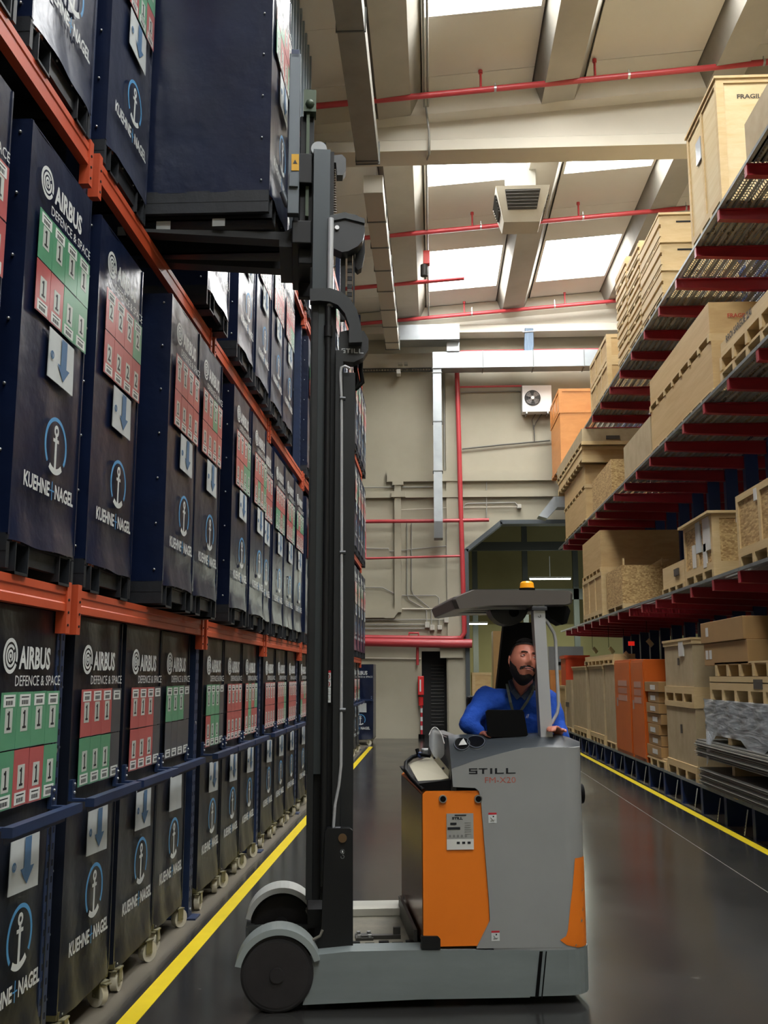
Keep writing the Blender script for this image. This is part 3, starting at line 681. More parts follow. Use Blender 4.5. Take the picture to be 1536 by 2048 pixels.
def caster_meshes():
    f = MB(); f.box(-.035, .035, -.035, .035, .125, .132); f.box(-.03, -.024, -.02, .03, .05, .127); f.box(.024, .03, -.02, .03, .05, .127); f.cyl((-.034, .02, .06), (.034, .02, .06), .008, 8)
    f.box(-.02, .02, -.06, -.02, .118, .124)
    w = MB(); w.cyl((-.02, .02, .06), (.02, .02, .06), .06, 20); w.cyl((-.022, .02, .06), (.022, .02, .06), .022, 12, 0); w.cyl((-.023, .02, .06), (.023, .02, .06), .01, 8, 1)
    return f.mesh('caster_fork', [ZINC]), w.mesh('caster_wheel', [NYL, STUD])
CF, CWH = caster_meshes()
tb = MB(); tb.box(-CDp, 0, 0, CW, .132, .17); tb.box(0, .004, .02, CW-.02, .125, .165)
for y in (.06, .36, .7): tb.sphere((.006, y, .148), .008, 1, 6)
TRB = tb.mesh('trolley_frame', [M('trolley_olive', '#5b5638', .5, .3), STUD])
hb_ = MB(); hb_.box(.10, .145, -.02, CW+.0, 0, .04); hb_.box(.10, .101, 0, CW-.1, -.03, 0)
hb_.box(-.0, .12, CW-.07, CW-.03, .02, .032); hb_.box(-.0, .12, .02, .06, .02, .032)
hb_.box(.0, .02, CW-.07, CW-.03, .02, .12); hb_.box(.0, .02, .02, .06, .02, .12)
for y in (CW-.05, .04):
    for z in (.06, .1): hb_.sphere((.024, y, z), .008, 1, 6)
HB = hb_.mesh('handle_bar', [NAVS, STUD])
rowname = {1: 'standing on casters on the floor', 2: 'on the lowest orange beam', 3: 'on the second orange beam', 4: 'on the third orange beam'}
ordn = ['first', 'second', 'third', 'fourth', 'fifth', 'sixth', 'seventh', 'eighth', 'ninth', 'tenth', 'eleventh', 'twelfth', 'thirteenth', 'fourteenth', 'fifteenth', 'sixteenth', 'seventeenth', 'eighteenth', 'nineteenth', 'twentieth', 'twenty-first', 'twenty-second', 'twenty-third', 'twenty-fourth']
rc = random.Random(21)
def container(level, y, xf, cards, lab, zbot=None, detail=2, rotz=0, low=False, printed=True, dark=None, x=None):
    z = {1: 0.0, 2: BZ[0], 3: BZ[1], 4: BZ[2], 5: BZ[3]}[level] if zbot is None else zbot
    t = thing('covered_container', lab, 'container', (xf if x is None else x, y, z), rotz, 'navy covered containers')
    zb = .17 if level == 1 else .168
    if level == 1: t.scale = (1, 1, 1.019)
    k = rc.randrange(3); cov = (COVD if (dark if dark is not None else level in (1,)) else COV)[k]
    put('cover', cov, t, (0, 0, zb))
    if level == 1:
        put('trolley_frame', TRB, t)
        for (cx_, cy_) in ((.0, .06), (.0, CW-.12), (-CDp+.06, .06), (-CDp+.06, CW-.12)):
            c = put('caster', CF, t, (cx_, cy_, 0), rot=(0, 0, rc.choice((.2, -.5, 1.1, .0)))); put('caster_wheel', CWH, c)
        put('handle_bar', HB, t, (0, 0, 1.1))
    else: put('pallet_base', PAL, t)
    g = .012
    if detail >= 1:
        put('spiral_emblem', EMB, t, (g, 0, zb)); put('wordmark', WM, t, (g, 0, zb)); put('tagline', DS, t, (g, 0, zb))
        put('anchor_emblem', ANC, t, (g, 0, zb)); put('company_lettering', KN, t, (g, 0, zb)); put('arrow_sheet', SHT[int(low), int(printed)], t, (g, 0, zb))
        if cards:
            d = cards[0]; pat = cards[1:]
            for i, c in enumerate(pat):
                r, q = divmod(i, 4); rr_ = (rc.random()-.5)*.05
                o = put('status_card', CARDS[c, d, 1-r], t, (g+.001, .105+q*.163, zb+(1.245 if r == 0 else 1.005)), rot=(rr_*.6, 0, 0))
    return t
def desc(cards):
    if not cards: return 'blank cards'
    a, b = cards[1:5], cards[5:9]; nm = {'r': 'red', 'g': 'green', 'k': 'empty'}
    f = lambda s: 'all '+nm[s[0]] if len(set(s)) == 1 else ', '.join(nm[c] for c in s)
    return (f(a)+' above '+f(b)+' cards').replace(',', '')
# floor row
L1 = [(4.02, '1ggggkrrg', 1), (4.98, '1rrrkgggk', 1), (5.83, '1rrrkrrrk', 1), (6.69, '1gggkkkkk', 0), (7.82, '1gggkrggk', 1), (8.64, '1rrrrrrrr', 1), (9.47, '1rgrgrgrr', 1),
      (10.62, '1rrrrrrrr', 1), (11.48, '1rrrgrrrg', 1), (12.38, '1rrrrrrrr', 1)]
y = 13.5
while y < 24.5: L1.append((y, '1'+''.join(rc.choice('rrg') for _ in range(8)), 1)); y += .93
L1.insert(0, (3.1, '1rrggrgrg', 1)) if False else None
L1[0] = (4.02, '1ggggkrrg'.replace('k', 'g'), 1)
for i, (y, c, p) in enumerate(L1):
    lab = 'navy container standing on floor casters, %s in the floor row from the camera' % ordn[i]
    if y > 19.8: lab = 'navy container standing on floor casters, %s in the floor row from the far end wall' % ordn[len(L1)-1-i]
    if i < 7: lab = 'container on casters, %s from camera, %s' % (ordn[i], desc(c))
    container(1, y, -1.80+(-.02 if i == 3 else 0), c, lab, low=True, printed=bool(p))
# rows on the beams
def row(level, ys, xs, where, cs=None):
    for i, y in enumerate(ys):
        c = cs[i] if cs and i < len(cs) else rc.choice('12')+''.join(rc.choice('rrrg') for _ in range(8))
        x = xs[i] if i < len(xs) else -1.72
        lab = 'navy container %s, %s from the camera' % (where, ordn[i])
        if y > 19.8: lab = 'navy container %s, %s from the far end wall' % (where, ordn[len(ys)-1-i])
        if level == 2 and i < 5: lab = '%s container on lowest beam, %s' % (ordn[i], desc(c))
        container(level, y, x, c, lab)
tail = [13.42+.93*k for k in range(13)]
row(2, [3.02, 4.0, 4.93, 6.05, 6.83, 8.08, 8.96, 9.72, 10.62, 11.45, 12.3]+tail, [-1.75, -1.75, -1.75, -1.66, -1.66, -1.66, -1.66], 'on the lowest orange beam',
    ['1ggrrggrr', '1ggggrrgg', '2rrrgrrrr', '1rrrrrrrr', '1rrgrrrrr', '1rrrgrrgg', '1rrrgrgrg', '1rrrrrrrr'])
row(3, [3.0, 3.92, 4.93, 7.0, 8.25, 9.15, 10.05, 10.9]+tail, [-1.75, -1.75, -1.75, -1.66, -1.68, -1.68, -1.68, -1.68], 'on the second orange beam', ['1rrggrrgg', '1rgrgrrgg', '1ggrgrrgr'])
row(4, [3.4, 8.9, 9.8, 10.7, 11.6, 12.5]+tail, [], 'on the third orange beam')
# stepped stack of upright sheets on the top level
t = thing('sheet_stack', 'stepped stack of tall pale blue panels standing on the top rack level', 'panels', (0, 0, 0))
for i in range(9):
    y = 11.35+i*.27; ztop = 10.85
    MB().box(-2.6, -1.74, y, y+.045, 9.06, ztop).build('panel_sheet', M('panel_blue', '#8c979e', .35, .3), t)
MB().box(-2.6, -1.72, 11.3, 13.7, 9.05, 9.09).build('base_board', BLKS, t)
# single container turned toward the aisle at the far end
container(1, 26.2, 0, None, 'navy container on casters standing alone at the far end by the wall, turned sideways', rotz=-math.pi/2, x=-2.33, low=True, printed=False, dark=False)
# ================================================================ RIGHT CANTILEVER RACK
DX = 3.45; DZ = [.365, 2.95, 5.19, 7.28]; AY = [7.14+1.065*k for k in range(19)]
ck = thing('cantilever_rack', 'cantilever rack with red arms, steel decks and blue feet along the right of the aisle', 'rack')
armm = MB(); armm.prism([(0, -.035), (0, -.155), (1.45, -.21), (1.45, -.035)], -.012, .012, 'y'); armm.box(0, 1.45, -.045, .045, -.045, -.033); 
armm.add([(0, -.045, -.155), (0, .045, -.155), (1.45, .045, -.215), (1.45, -.045, -.215), (0, -.045, -.165), (0, .045, -.165), (1.45, .045, -.225), (1.45, -.045, -.225)], [(0,1,2,3),(4,5,6,7),(0,1,5,4),(1,2,6,5),(2,3,7,6),(3,0,4,7)])
armm.box(-.008, 0, -.045, .045, -.165, -.033)
ARM = armm.mesh('rack_arm', [REDA])
colm = MB(); colm.box(1.45, 1.65, -.07, .07, 0, 8.6); COLM = colm.mesh('rack_column', [BLUP])
ftm = MB(); ftm.box(0, 1.45, -.05, .05, .0, .012); ftm.prism([(0, .012), (0, .30), (1.45, .30), (1.45, .012)], -.01, .01, 'y'); ftm.box(0, 1.45, -.05, .05, .30, .325); ftm.box(.0, .012, -.05, .05, .012, .3)
FTM = ftm.mesh('rack_foot', [BLUP])
stp = MB(); stp.add([(-.01, -.0, .30), (-.01, .035, .30), (-.05, .075, .02), (-.05, .04, .02)], [(0, 1, 2, 3)]); stp.add([(-.012, -.0, .30), (-.012, .035, .30), (-.052, .075, .02), (-.052, .04, .02)], [(3, 2, 1, 0)])
for k in range(7): stp.box(-.05+.004*k-.006, -.046+.004*k-.004, .055-.006*k, .065-.006*k, .03+.035*k, .045+.035*k, 1)
STP = stp.mesh('location_strip', [M('strip_white', '#b4b5a8', .6), DKB])
dk = MB(); L = 1.065                           # corrugated perforated panel: ridges run along the aisle
prof = []; x = 0
while x < 1.4: prof += [(x, -.03), (x+.035, -.03), (x+.045, 0), (x+.075, 0)]; x += .085
n = len(prof); A = [(a, 0, b) for a, b in prof]; B = [(a, L-.006, b) for a, b in prof]
dk.add(A+B, [(i, i+1, n+i+1, n+i) for i in range(n-1)], 0)
dk.box(-.012, 0, 0, L-.006, -.035, .004, 1)
DKM = dk.mesh('deck_panel', [PERF, DECK])
for k, y in enumerate(AY):
    put('rack_column', COLM, ck, (DX, y, 0)); f = put('rack_foot', FTM, ck, (DX, y, 0)); put('location_strip', STP, f, (0, .14, 0))
    for z in DZ[1:]: put('rack_arm', ARM, ck, (DX, y, z))
    for z in DZ: put('deck_panel', DKM, ck, (DX, y, z))

# ---------------------------------------------------------------- crates
XC = 3.44
def ctr(name, lab, cat, x0, x1, y0, y1, z0, z1, kind, group=None):
    """x0 front, y0 near end. kind chooses how it is built"""
    t = thing(name, lab, cat, (x0, y0, z0), 0, group); W_ = x1-x0; L_ = y1-y0; H_ = z1-z0
    body, trim = {'ply': (PLY, PINE), 'pale': (PLYP, PINE), 'grey': (PLYG, PINE), 'osb': (OSB, PINE), 'orange': (ORNW, ORNW), 'pine': (PINE, PINE), 'card': (CARD, CARD)}[kind]
    return t, W_, L_, H_, body, trim
def crate(lab, y0, y1, z0, z1, kind='ply', x0=XC, w=1.15, feet=.10, battens='frame', lid=0, group='wooden crates on the cantilever rack', name='wooden_crate', slats=0, cat='crate', marks=None, text=None):
    t, W_, L_, H_, body, trim = ctr(name, lab, cat, x0, x0+w, y0, y1, z0, z1, kind, group)
    b = .018; f0 = feet
    MB().box(b, W_-b, b, L_-b, f0, H_-(lid and .02)).build('crate_body', body, t)
    if feet:
        n = max(2, int(round(L_/.5)))
        for i in range(n+1):
            yy = min(L_-.09, i*(L_-.09)/n); MB().box(0, W_, yy, yy+.09, 0, f0-.02).build('runner', trim, t)
        MB().box(0, W_, 0, L_, f0-.02, f0).build('base_board', trim, t)
    bw = .075
    def bt(x0_, x1_, ya, yb, za, zb, nm='batten'): MB().box(x0_, x1_, ya, yb, za, zb).build(nm, trim, t)
    if battens in ('frame', 'rails'):
        bt(0, b, 0, L_, H_-bw, H_); bt(0, b, 0, L_, f0, f0+bw); bt(b, W_, 0, b, H_-bw, H_); bt(b, W_, 0, b, f0, f0+bw)
        if battens == 'frame':
            bt(0, b, 0, bw, f0+bw, H_-bw); bt(0, b, L_-bw, L_, f0+bw, H_-bw); bt(b, b+bw, 0, b, f0+bw, H_-bw)
            if L_ > 1.3:
                m = int(L_/.9)
                for i in range(1, m+1): bt(0, b, L_*i/(m+1)-bw/2, L_*i/(m+1)+bw/2, f0+bw, H_-bw)
    if slats:
        sh = (H_-f0)/slats
        for i in range(slats):
            bt(-.008, b, 0, L_, f0+i*sh+.012, f0+(i+1)*sh-.05, 'slat'); pass
    if slats: MB().box(.25, W_-.2, b-.006, b-.001, H_-.14, H_-.115).build('hand_slot', HOLE, t)
    if lid: MB().box(-lid, W_+lid, -lid, L_+lid, H_-.02, H_+.012).build('lid', trim, t)
    if text:
        for (s, face, u, z, w_, h_, m_) in text:
            q = MB()
            if face == 'frontflat': text_mb(q, s, FR_NX, (b-.002, u, z), w_, h_, 0, .03)
            elif face == 'end': text_mb(q, s, FR_Y, (u, -.001 if battens != 'frame' else b-.002, z), w_, h_, 0, .03)
            else: text_mb(q, s, FR_NX, (-.001 if battens != 'frame' else b-.001, u, z), w_, h_, 0, .03)
            q.build('stencil_lettering', m_, t, fix=False)
    if marks:
        for (face, u, z, w_, h_, m_) in marks:
            q = MB(); z = min(z, H_-h_-.03)
            if face == 'end': q.box(u, u+w_, -.004, b-.002, z, z+h_)
            else: q.box(-.004, b-.002, u, u+w_, z, z+h_)
            q.build('shipping_label', m_, t)
    return t
Yx = lambda x, y, X=XC: atX(x, y, X).y
Zx = lambda x, y, X=XC: atX(x, y, X).z
REDI = M('red_stencil', '#b5452f', .7); BLKI = M('black_stencil', '#4a4238', .7); LBL = M('label_white', '#cfcdc6', .5); FILMW = M('label_film', '#9ca3aa', .3)
D1, D2, D3 = DZ[1], DZ[2], DZ[3]
# top deck
ya = Yx(1430, 155); crate('tall pale plywood crate on the top deck with a plastic document pouch', ya, Yx(1379, 400), D3, Zx(1430, 155), 'pale', battens='frame', feet=.06, lid=.02,
      text=[('FRAGILE', 'end', .25, 1.30, .33, .06, BLKI)], marks=[('front', .75, .95, .22, .3, FILMW)])
crate('plain grey beige carton at the near edge of the top deck', 6.9, Yx(1485, 260), D3, Zx(1485, 250), 'grey', battens='none', feet=0, name='large_carton', cat='carton')
def stack(xn, yt, xf, n, kind, labs, deck, lo=None, **k):
    y0 = Yx(xn, yt); y1 = Yx(xf, yt+40); zt = Zx(xn, yt); h = (zt-deck)/n
    for i in range(n): crate(labs[i], y0, y1-.03, deck+i*h, deck+(i+1)*h, kind, **k)
nn = ['lowest', 'second lowest', 'third up', 'fourth up', 'topmost']
stack(1318, 427, 1277, 3, 'pine', ['slatted pine crate, %s of the nearest slatted stack beside the tall plywood crate' % ['lowest', 'middle one', 'topmost'][i] for i in range(3)], D3, slats=2, battens='none', feet=.07, lid=.01)
stack(1276, 480, 1252, 5, 'pine', ['slatted pine crate, %s of the middle slatted stack on the top deck' % nn[i] for i in range(5)], D3, slats=2, battens='none', feet=.06)
stack(1250, 512, 1230, 5, 'pine', ['slatted pine crate, %s of the farthest slatted stack on the top deck' % nn[i] for i in range(5)], D3, slats=2, battens='none', feet=.06)
stack(1212, 668, 1178, 2, 'ply', ['wooden crate with red brown corner boards on the top deck, lower of two', 'wooden crate with red brown corner boards on the top deck, upper of two'], D3, feet=.05)
y0 = Yx(1117, 777); y1 = 28.4; zt = Zx(1117, 777); zm = Zx(1117, 823)
crate('large orange varnished crate at the far end of the top deck, lower one', y0, y1, D3, zm, 'orange', feet=.05, battens='rails', w=1.0)
crate('orange varnished crate stacked on the larger orange one by the air conditioner', y0+.02, y1, zm, zt, 'orange', feet=.04, battens='frame', w=1.0)
# middle deck
yb = Yx(1437, 690); crate('long stencilled crate with open pallet feet at the near edge of the middle deck', 7.2, yb, D2+.14, Zx(1437, 690), 'pine', battens='none', feet=.16, w=1.1,
      text=[('RROI SARGUE ZAI', 'frontflat', yb-7.2-.25, .27, .95, .085, BLKI)])
t = crate('bare pallet with wide open feet under the long stencilled crate', 7.2, yb, D2, D2+.14, 'pine', battens='none', feet=.11, w=1.1, name='wooden_pallet', cat='pallet')
y0 = Yx(1420, 680); yf = Yx(1301, 870); zt = Zx(1420, 680)
crate('long plywood crate on the middle deck, lower of the FRAGILE pair', y0, yf, D2, zt, 'ply', battens='none', feet=.04)
crate('long plywood crate marked FRAGILE in red on top of its twin', y0+.04, yf, zt, Zx(1415, 602), 'ply', battens='none', feet=.10, text=[('FRAGILE', 'end', .24, .30, .27, .055, REDI)])
crate('weathered grey crate on the middle deck beyond the FRAGILE pair', Yx(1298, 832), Yx(1246, 930), D2, Zx(1298, 832), 'grey', battens='none', feet=.03)
crate('yellowish chipboard crate on the middle deck', Yx(1220, 918), Yx(1183, 990), D2, Zx(1220, 918), 'osb', battens='none', feet=.03)
y0 = Yx(1170, 990); yf = Yx(1129, 1040); z1_ = Zx(1170, 975); z2_ = Zx(1170, 926); z3_ = Zx(1163, 903); z4_ = Zx(1158, 878)
crate('square plywood crate at the bottom of the four high stack on the middle deck', y0, yf, D2, z1_, 'ply', battens='none', feet=.06)
crate('second plywood crate up in the four high stack on the middle deck', y0, yf, z1_, z2_, 'ply', battens='none', feet=.09)
crate('flat crate overhanging, third up in the four high stack', y0-.25, yf+.5, z2_, z3_, 'ply', battens='rails', feet=.09, x0=XC-.08, w=1.3)
crate('flat pinkish crate on top of the four high stack', y0-.4, yf+.6, z3_, z4_, 'grey', battens='none', feet=.08, x0=XC-.1, w=1.35, marks=[('end', .55, .12, .3, .08, BLKI)])
# lower deck
yk = Yx(1470, 993); crate('chipboard crate with pale pine frame at the near edge of the lower deck', 7.4, yk, D1, Zx(1472, 993), 'osb', feet=.13, battens='frame', marks=[('front', yk-7.4-.75, .75, .1, .13, LBL)])
crate('tall lidded chipboard crate with documents taped on its front', Yx(1422, 1030), Yx(1366, 1062), D1, Zx(1418, 1026), 'osb', feet=.12, battens='frame', lid=.06,
      marks=[('front', .12, .5, .3, .42, LBL), ('front', .55, .45, .22, .4, PAPER), ('front', .85, .2, .12, .3, LBL), ('front', .3, .15, .15, .3, LBL), ('end', .3, .86, .22, .1, LBL)])
crate('small low crate between the lidded crate and the open chipboard one', Yx(1366, 1120), Yx(1322, 1137), D1, Zx(1366, 1118), 'pine', feet=.08, battens='none', marks=[('front', .3, .2, .25, .1, BLKI)])
yo = Yx(1243, 1128); ye = Yx(1212, 1140); zo_ = Zx(1243, 1130)
t = thing('wooden_crate', 'open topped chipboard crate on the lower deck with thin laths sticking out', 'crate', (XC, yo, D1), 0, 'wooden crates on the cantilever rack')
Lc = ye-yo; Hc = zo_-D1
for (a, b_, c, d_) in ((0, .02, 0, Lc), (1.0, 1.02, 0, Lc), (.02, 1.0, 0, .02), (.02, 1.0, Lc-.02, Lc)): MB().box(a, b_, c, d_, .1, Hc).build('side_board', OSB, t)
MB().box(0, 1.02, 0, Lc, .08, .1).build('base_board', PINE, t)
for yy in (0, Lc/2-.04, Lc-.08): MB().box(0, 1.02, yy, yy+.08, 0, .08).build('runner', PINE, t)
for i in range(4): MB().bar((.1+.05*i, .1+.2*i, Hc-.2), (.9, .2+.2*i, Hc+.12+.02*i), .03, .03).build('lath', PINE, t)
for i in range(2): MB().box(.03+.7*i, .06+.7*i, .03, .06, Hc, Hc+.13).build('lath', PINE, t)
yo2 = Yx(1198, 1060); zz_ = Zx(1198, 1145)
crate('low plywood crate under the big smooth plywood box on the lower deck', Yx(1203, 1165), Yx(1165, 1175), D1, zz_, 'ply', feet=.08, battens='frame', w=1.2)
crate('big smooth plywood box on top, farthest on the lower deck', yo2, Yx(1163, 1092), zz_, Zx(1198, 1060), 'ply', feet=.1, battens='none', w=2.1)
# floor level shelf
S = DZ[0]
yc = Yx(1325, 1300); ym = Yx(1382, 1290)
crate('tall tan crate in the lower tier beside the steel sheets', ym, yc, S, Zx(1382, 1405), 'grey', feet=.13, battens='rails', w=1.0, marks=[('front', .75, .6, .04, .12, BLKI)])
crate('tall tan crate stacked on its twin beside the cardboard boxes', ym, yc-.03, Zx(1382, 1405), Zx(1382, 1276), 'grey', feet=.13, battens='rails', lid=.01, w=1.0, marks=[('front', .45, .75, .25, .2, LBL), ('front', .75, .5, .04, .1, BLKI)])
# pack of small cartons
for i in range(7):
    a = Yx(1318, 1400); b_ = Yx(1288+3*(i % 3), 1400); h = (Zx(1300, 1362)-(S+.16))/7; z0_ = S+.16+i*h
    t = thing('cardboard_box', 'small cardboard box in the leaning stack by the orange cabinet, %s from its bottom' % ordn[i], 'box', (XC+.02*(i % 2), a+.05*(i % 3), z0_), 0, 'small cartons by the orange cabinet')
    MB().box(0, .8, 0, b_-a-.1, 0, h-.012).build('box_body', CARD, t); MB().box(-.003, 0, .25, .6, .03, h-.06).build('shipping_label', LBL, t); MB().box(.3, .36, -.002, b_-a-.098, 0, h-.01).build('packing_tape', M('tape', '#b09468', .3), t)
crate('low pallet under the small cartons', Yx(1325, 1400), Yx(1284, 1400), S, S+.155, 'pine', feet=.12, battens='none', w=.9, name='wooden_pallet', cat='pallet')
# orange cabinets
def cabinet(lab, xn, xf, w, h=2.0):
    y0 = Yx(xn, 1400); y1 = Yx(xf, 1400); zt = Zx(xn, 1318); t = thing('orange_cabinet', lab, 'cabinet', (XC, y0, S), 0, 'orange steel cabinets')
    L_ = y1-y0-.04; Hh = zt-S
    MB().box(0, w, 0, L_, 0, Hh).build('cabinet_body', CABO, t, bevel=.008)
    MB().box(-.015, 0, .03, L_-.03, .06, Hh-.04).build('door', CABO, t, bevel=.004)
    MB().box(-.03, -.015, L_*.8, L_*.8+.03, Hh*.5, Hh*.5+.15).build('door_handle', STUD, t)
    for k in range(3):
        MB().box(-.018, -.0155, L_*.2, L_*.75, Hh*.72-.13*k, Hh*.72+.1-.13*k).build('notice', [M('notice_a', '#b58874', .6), M('notice_b', '#a5705a', .6)][k % 2], t)
    return t
cabinet('orange steel cabinet with pasted notices, nearer of the two', 1290, 1264, 1.0)
cabinet('orange steel cabinet with pasted notices, farther of the two', 1263, 1231, .9)
for (xn, xf, yt, lab) in ((1229, 1208, 1327, 'tall weathered crate right beside the farther orange cabinet'), (1206, 1177, 1330, 'middle one of three tall weathered crates beyond the orange cabinets'), (1172, 1145, 1333, 'farthest of three tall weathered crates beyond the orange cabinets')):
    crate(lab, Yx(xn, 1400), Yx(xf, 1400)-.1, S, Zx(xn, yt), 'grey', feet=.12, battens='none' if xn == 1229 else 'rails', w=.5, lid=.02)
crate('narrow pine pallet lying across the tops of the tall weathered crates', Yx(1226, 1330), Yx(1165, 1330)-.3, Zx(1206, 1330)+.02, Zx(1206, 1330)+.2, 'pine', feet=.09, battens='none', w=.45, name='wooden_pallet', cat='pallet')
crate('small low crate beyond the tall weathered ones', Yx(1142, 1400), Yx(1131, 1400), S, 1.65, 'grey', feet=.1, battens='none', w=.8, marks=[('front', .5, .6, .5, .12, BLKI)])
t = thing('orange_container', 'bright red orange bin standing beyond the tall crates', 'bin', (3.55, 27.4, 1.5)); MB().box(0, .62, 0, 1, 0, .78).build('bin_body', M('bin_red', '#cf4216', .5), t, bevel=.02); MB().box(-.03, .65, -.03, 1.03, .72, .8).build('rim', M('bin_red', ''), t)
crate('plywood crate under the bright red orange bin', 27.3, 28.5, 0, 1.49, 'ply', feet=.1, x0=3.5, w=.8)
# cardboard boxes, pallets, steel sheets near right
def carton(lab, xn, xf, z0, z1, x0, w):
    y0 = Yx(xn, 1300, x0); y1 = Yx(xf, 1300, x0); t = thing('cardboard_box', lab, 'box', (x0, y0, z0), 0, 'flat cartons above the wrapped bundle'); L_ = y1-y0
    MB().box(0, w, 0, L_, 0, z1-z0-.004).build('box_body', CARD, t, bevel=.006)
    MB().box(.35, .42, -.002, L_, .0, z1-z0-.002).build('packing_tape', M('tape', ''), t)
    for k in range(2 if 'upper' not in lab else 1): MB().box(-.003, 0, L_-.35+.16*k, L_-.24+.16*k, .08, .19).build('shipping_label', LBL, t)
zA = Zx(1408, 1332); zB = Zx(1405, 1288); zC = Zx(1403, 1247)
carton('lower of two flat cardboard boxes above the wrapped bundle', 1495, 1408, zA, zB, XC, 1.1); carton('upper of two flat cardboard boxes above the wrapped bundle', 1488, 1403, zB, zC, XC-.02, 1.1)
y1 = Yx(1420, 1380); zE = Zx(1420, 1400); zF = Zx(1420, 1353)
crate('stack of short timber pallets right below the cardboard boxes', 9.6, Yx(1430, 1340), zF+.005, zA-.003, 'pine', feet=.16, battens='none', w=1.0, name='wooden_pallet', cat='pallet')
crate('strapped pine crate with pallet feet lying on the plastic wrapped bundle', 9.2, y1, zE, zF, 'pine', feet=.15, battens='rails', w=1.0, marks=[('front', 1.6, .2, .3, .1, BLKI), ('front', .9, .2, .2, .08, REDI)])
# wrapped bundle of profiles
y1 = Yx(1413, 1430); t = thing('wrapped_bundle', 'bundle of grey metal profiles wrapped in torn clear film', 'bundle'); zb0 = Zx(1413, 1462)
hh = zE-zb0
for k in range(5):
    MB().box(3.42, 4.4, 8.6, y1, zb0+hh*k/5+.012, zb0+hh*(k+1)/5-.006).build('metal_profile', M('profile_grey', '#8c9194', .4, .6), t)
f = MB(); ny = 40; nz = 10; rr = random.Random(4); vs = []
for j in range(nz+1):
    for i in range(ny+1):
        yy = 8.55+(y1-.15-8.55)*i/ny; z = zb0-.02-.14*max(0, math.sin(i*.35))*(j == 0)+(hh+.035)*j/nz; vs.append((3.395-.018*math.sin(i*1.3+j*.9)*math.sin(j*1.1)-.012*rr.random(), yy, z))
f.add(vs, [(j*(ny+1)+i, j*(ny+1)+i+1, (j+1)*(ny+1)+i+1, (j+1)*(ny+1)+i) for j in range(nz) for i in range(ny)], 0, True)
f.add([(3.39, 8.55, zE+.003), (3.39, y1-.1, zE+.003), (4.3, y1-.1, zE+.003), (4.3, 8.55, zE+.003)], [(0, 1, 2, 3)])
f.build('plastic_film', FILM, t, fix=False)
tg = MB(); base = Vector((3.37, Yx(1432, 1462), zb0+.02))
for k in range(3): tg.add([base+Vector((0, -.05-.04*k, 0)), base+Vector((-.02, .06+.03*k, 0)), base+Vector((-.05, .05*k-.05, -.22-.1*k)), base+Vector((-.03, -.1, -.15-.05*k))], [(0, 1, 2, 3)], 0, True)
tg.build('loose_film_tail', FILM, t, fix=False)
# steel sheet packs on timber
def sheets(lab, xf_, za, zb_, n, x0):
    y1 = Yx(xf_, 1520, x0); t = thing('sheet_pack', lab, 'metal sheets', (0, 0, 0), 0, 'packs of corrugated steel sheets'); h = (zb_-za)/n
    for k in range(n):
        dd = .03*((k*7) % 3); m_ = MB(); z = za+k*h; m_.box(x0-dd*.6, x0+1.2, 8.0, y1-dd, z+.001, z+h*.30); m_.box(x0-dd*.6+.02, x0+1.2, 8.0, y1-dd-.02, z+h*.30, z+h-.001, 1)
        m_.build('steel_sheet', [M('sheet_light', '#a8a69c', .35, .6), M('sheet_dark', '#6a6a65', .5, .5)], t)
    return t
sheets('lower pack of corrugated steel sheets resting near the shelf', 1398, Zx(1398, 1562), Zx(1398, 1528), 9, 3.36)
sheets('upper pack of corrugated steel sheets under the wrapped bundle', 1392, Zx(1392, 1506), Zx(1392, 1474), 7, 3.34)
def timbers(lab, z0, z1, ys):
    for i, y in enumerate(ys): tag(MB().box(3.42, 4.5, y, y+.1, z0, z1).build('timber_block', PINE), lab % ['nearest', 'middle', 'farthest'][i], 'timber', 'timber spacers between the metal packs')
timbers('%s timber bearer under the lower pack of steel sheets', S, Zx(1398, 1562)-.003, (8.9, 10.4, 11.9)); timbers('%s timber spacer between the two packs of steel sheets', Zx(1398, 1528)+.003, Zx(1392, 1506)-.003, (8.9, 10.4, 11.9)); timbers('%s timber spacer right under the wrapped bundle', Zx(1392, 1474)+.003, zb0+.008, (8.9, 10.4, 12.0))
# far side of the double sided rack: arms, decks and goods seen through the gaps
for k, y in enumerate(AY):
    for z in DZ[1:]: o = put('rack_arm', ARM, ck, (DX+3.1, y, z)); o.scale = (-1, 1, 1)
    if k % 2 == 0:
        for z in DZ: o = put('deck_panel', DKM, ck, (DX+1.7, y, z)); o.scale = (1, 2, 1)
for li, z in enumerate(DZ):
    y = 7.3
    while y < 27:
        L_ = 1.4+.35*((int(y*7)+li) % 3); h_ = (1.35, 1.5, 1.6)[(int(y*3)+li) % 3]
        crate('weathered crate seen through gaps behind the blue columns on the '+['floor tier', 'lower deck', 'middle deck', 'top deck'][li], y, y+L_, z+.004, z+h_, 'grey', x0=DX+1.72, w=1.25, feet=.08, battens='none', group='goods on the far side of the rack'); y += L_+.06
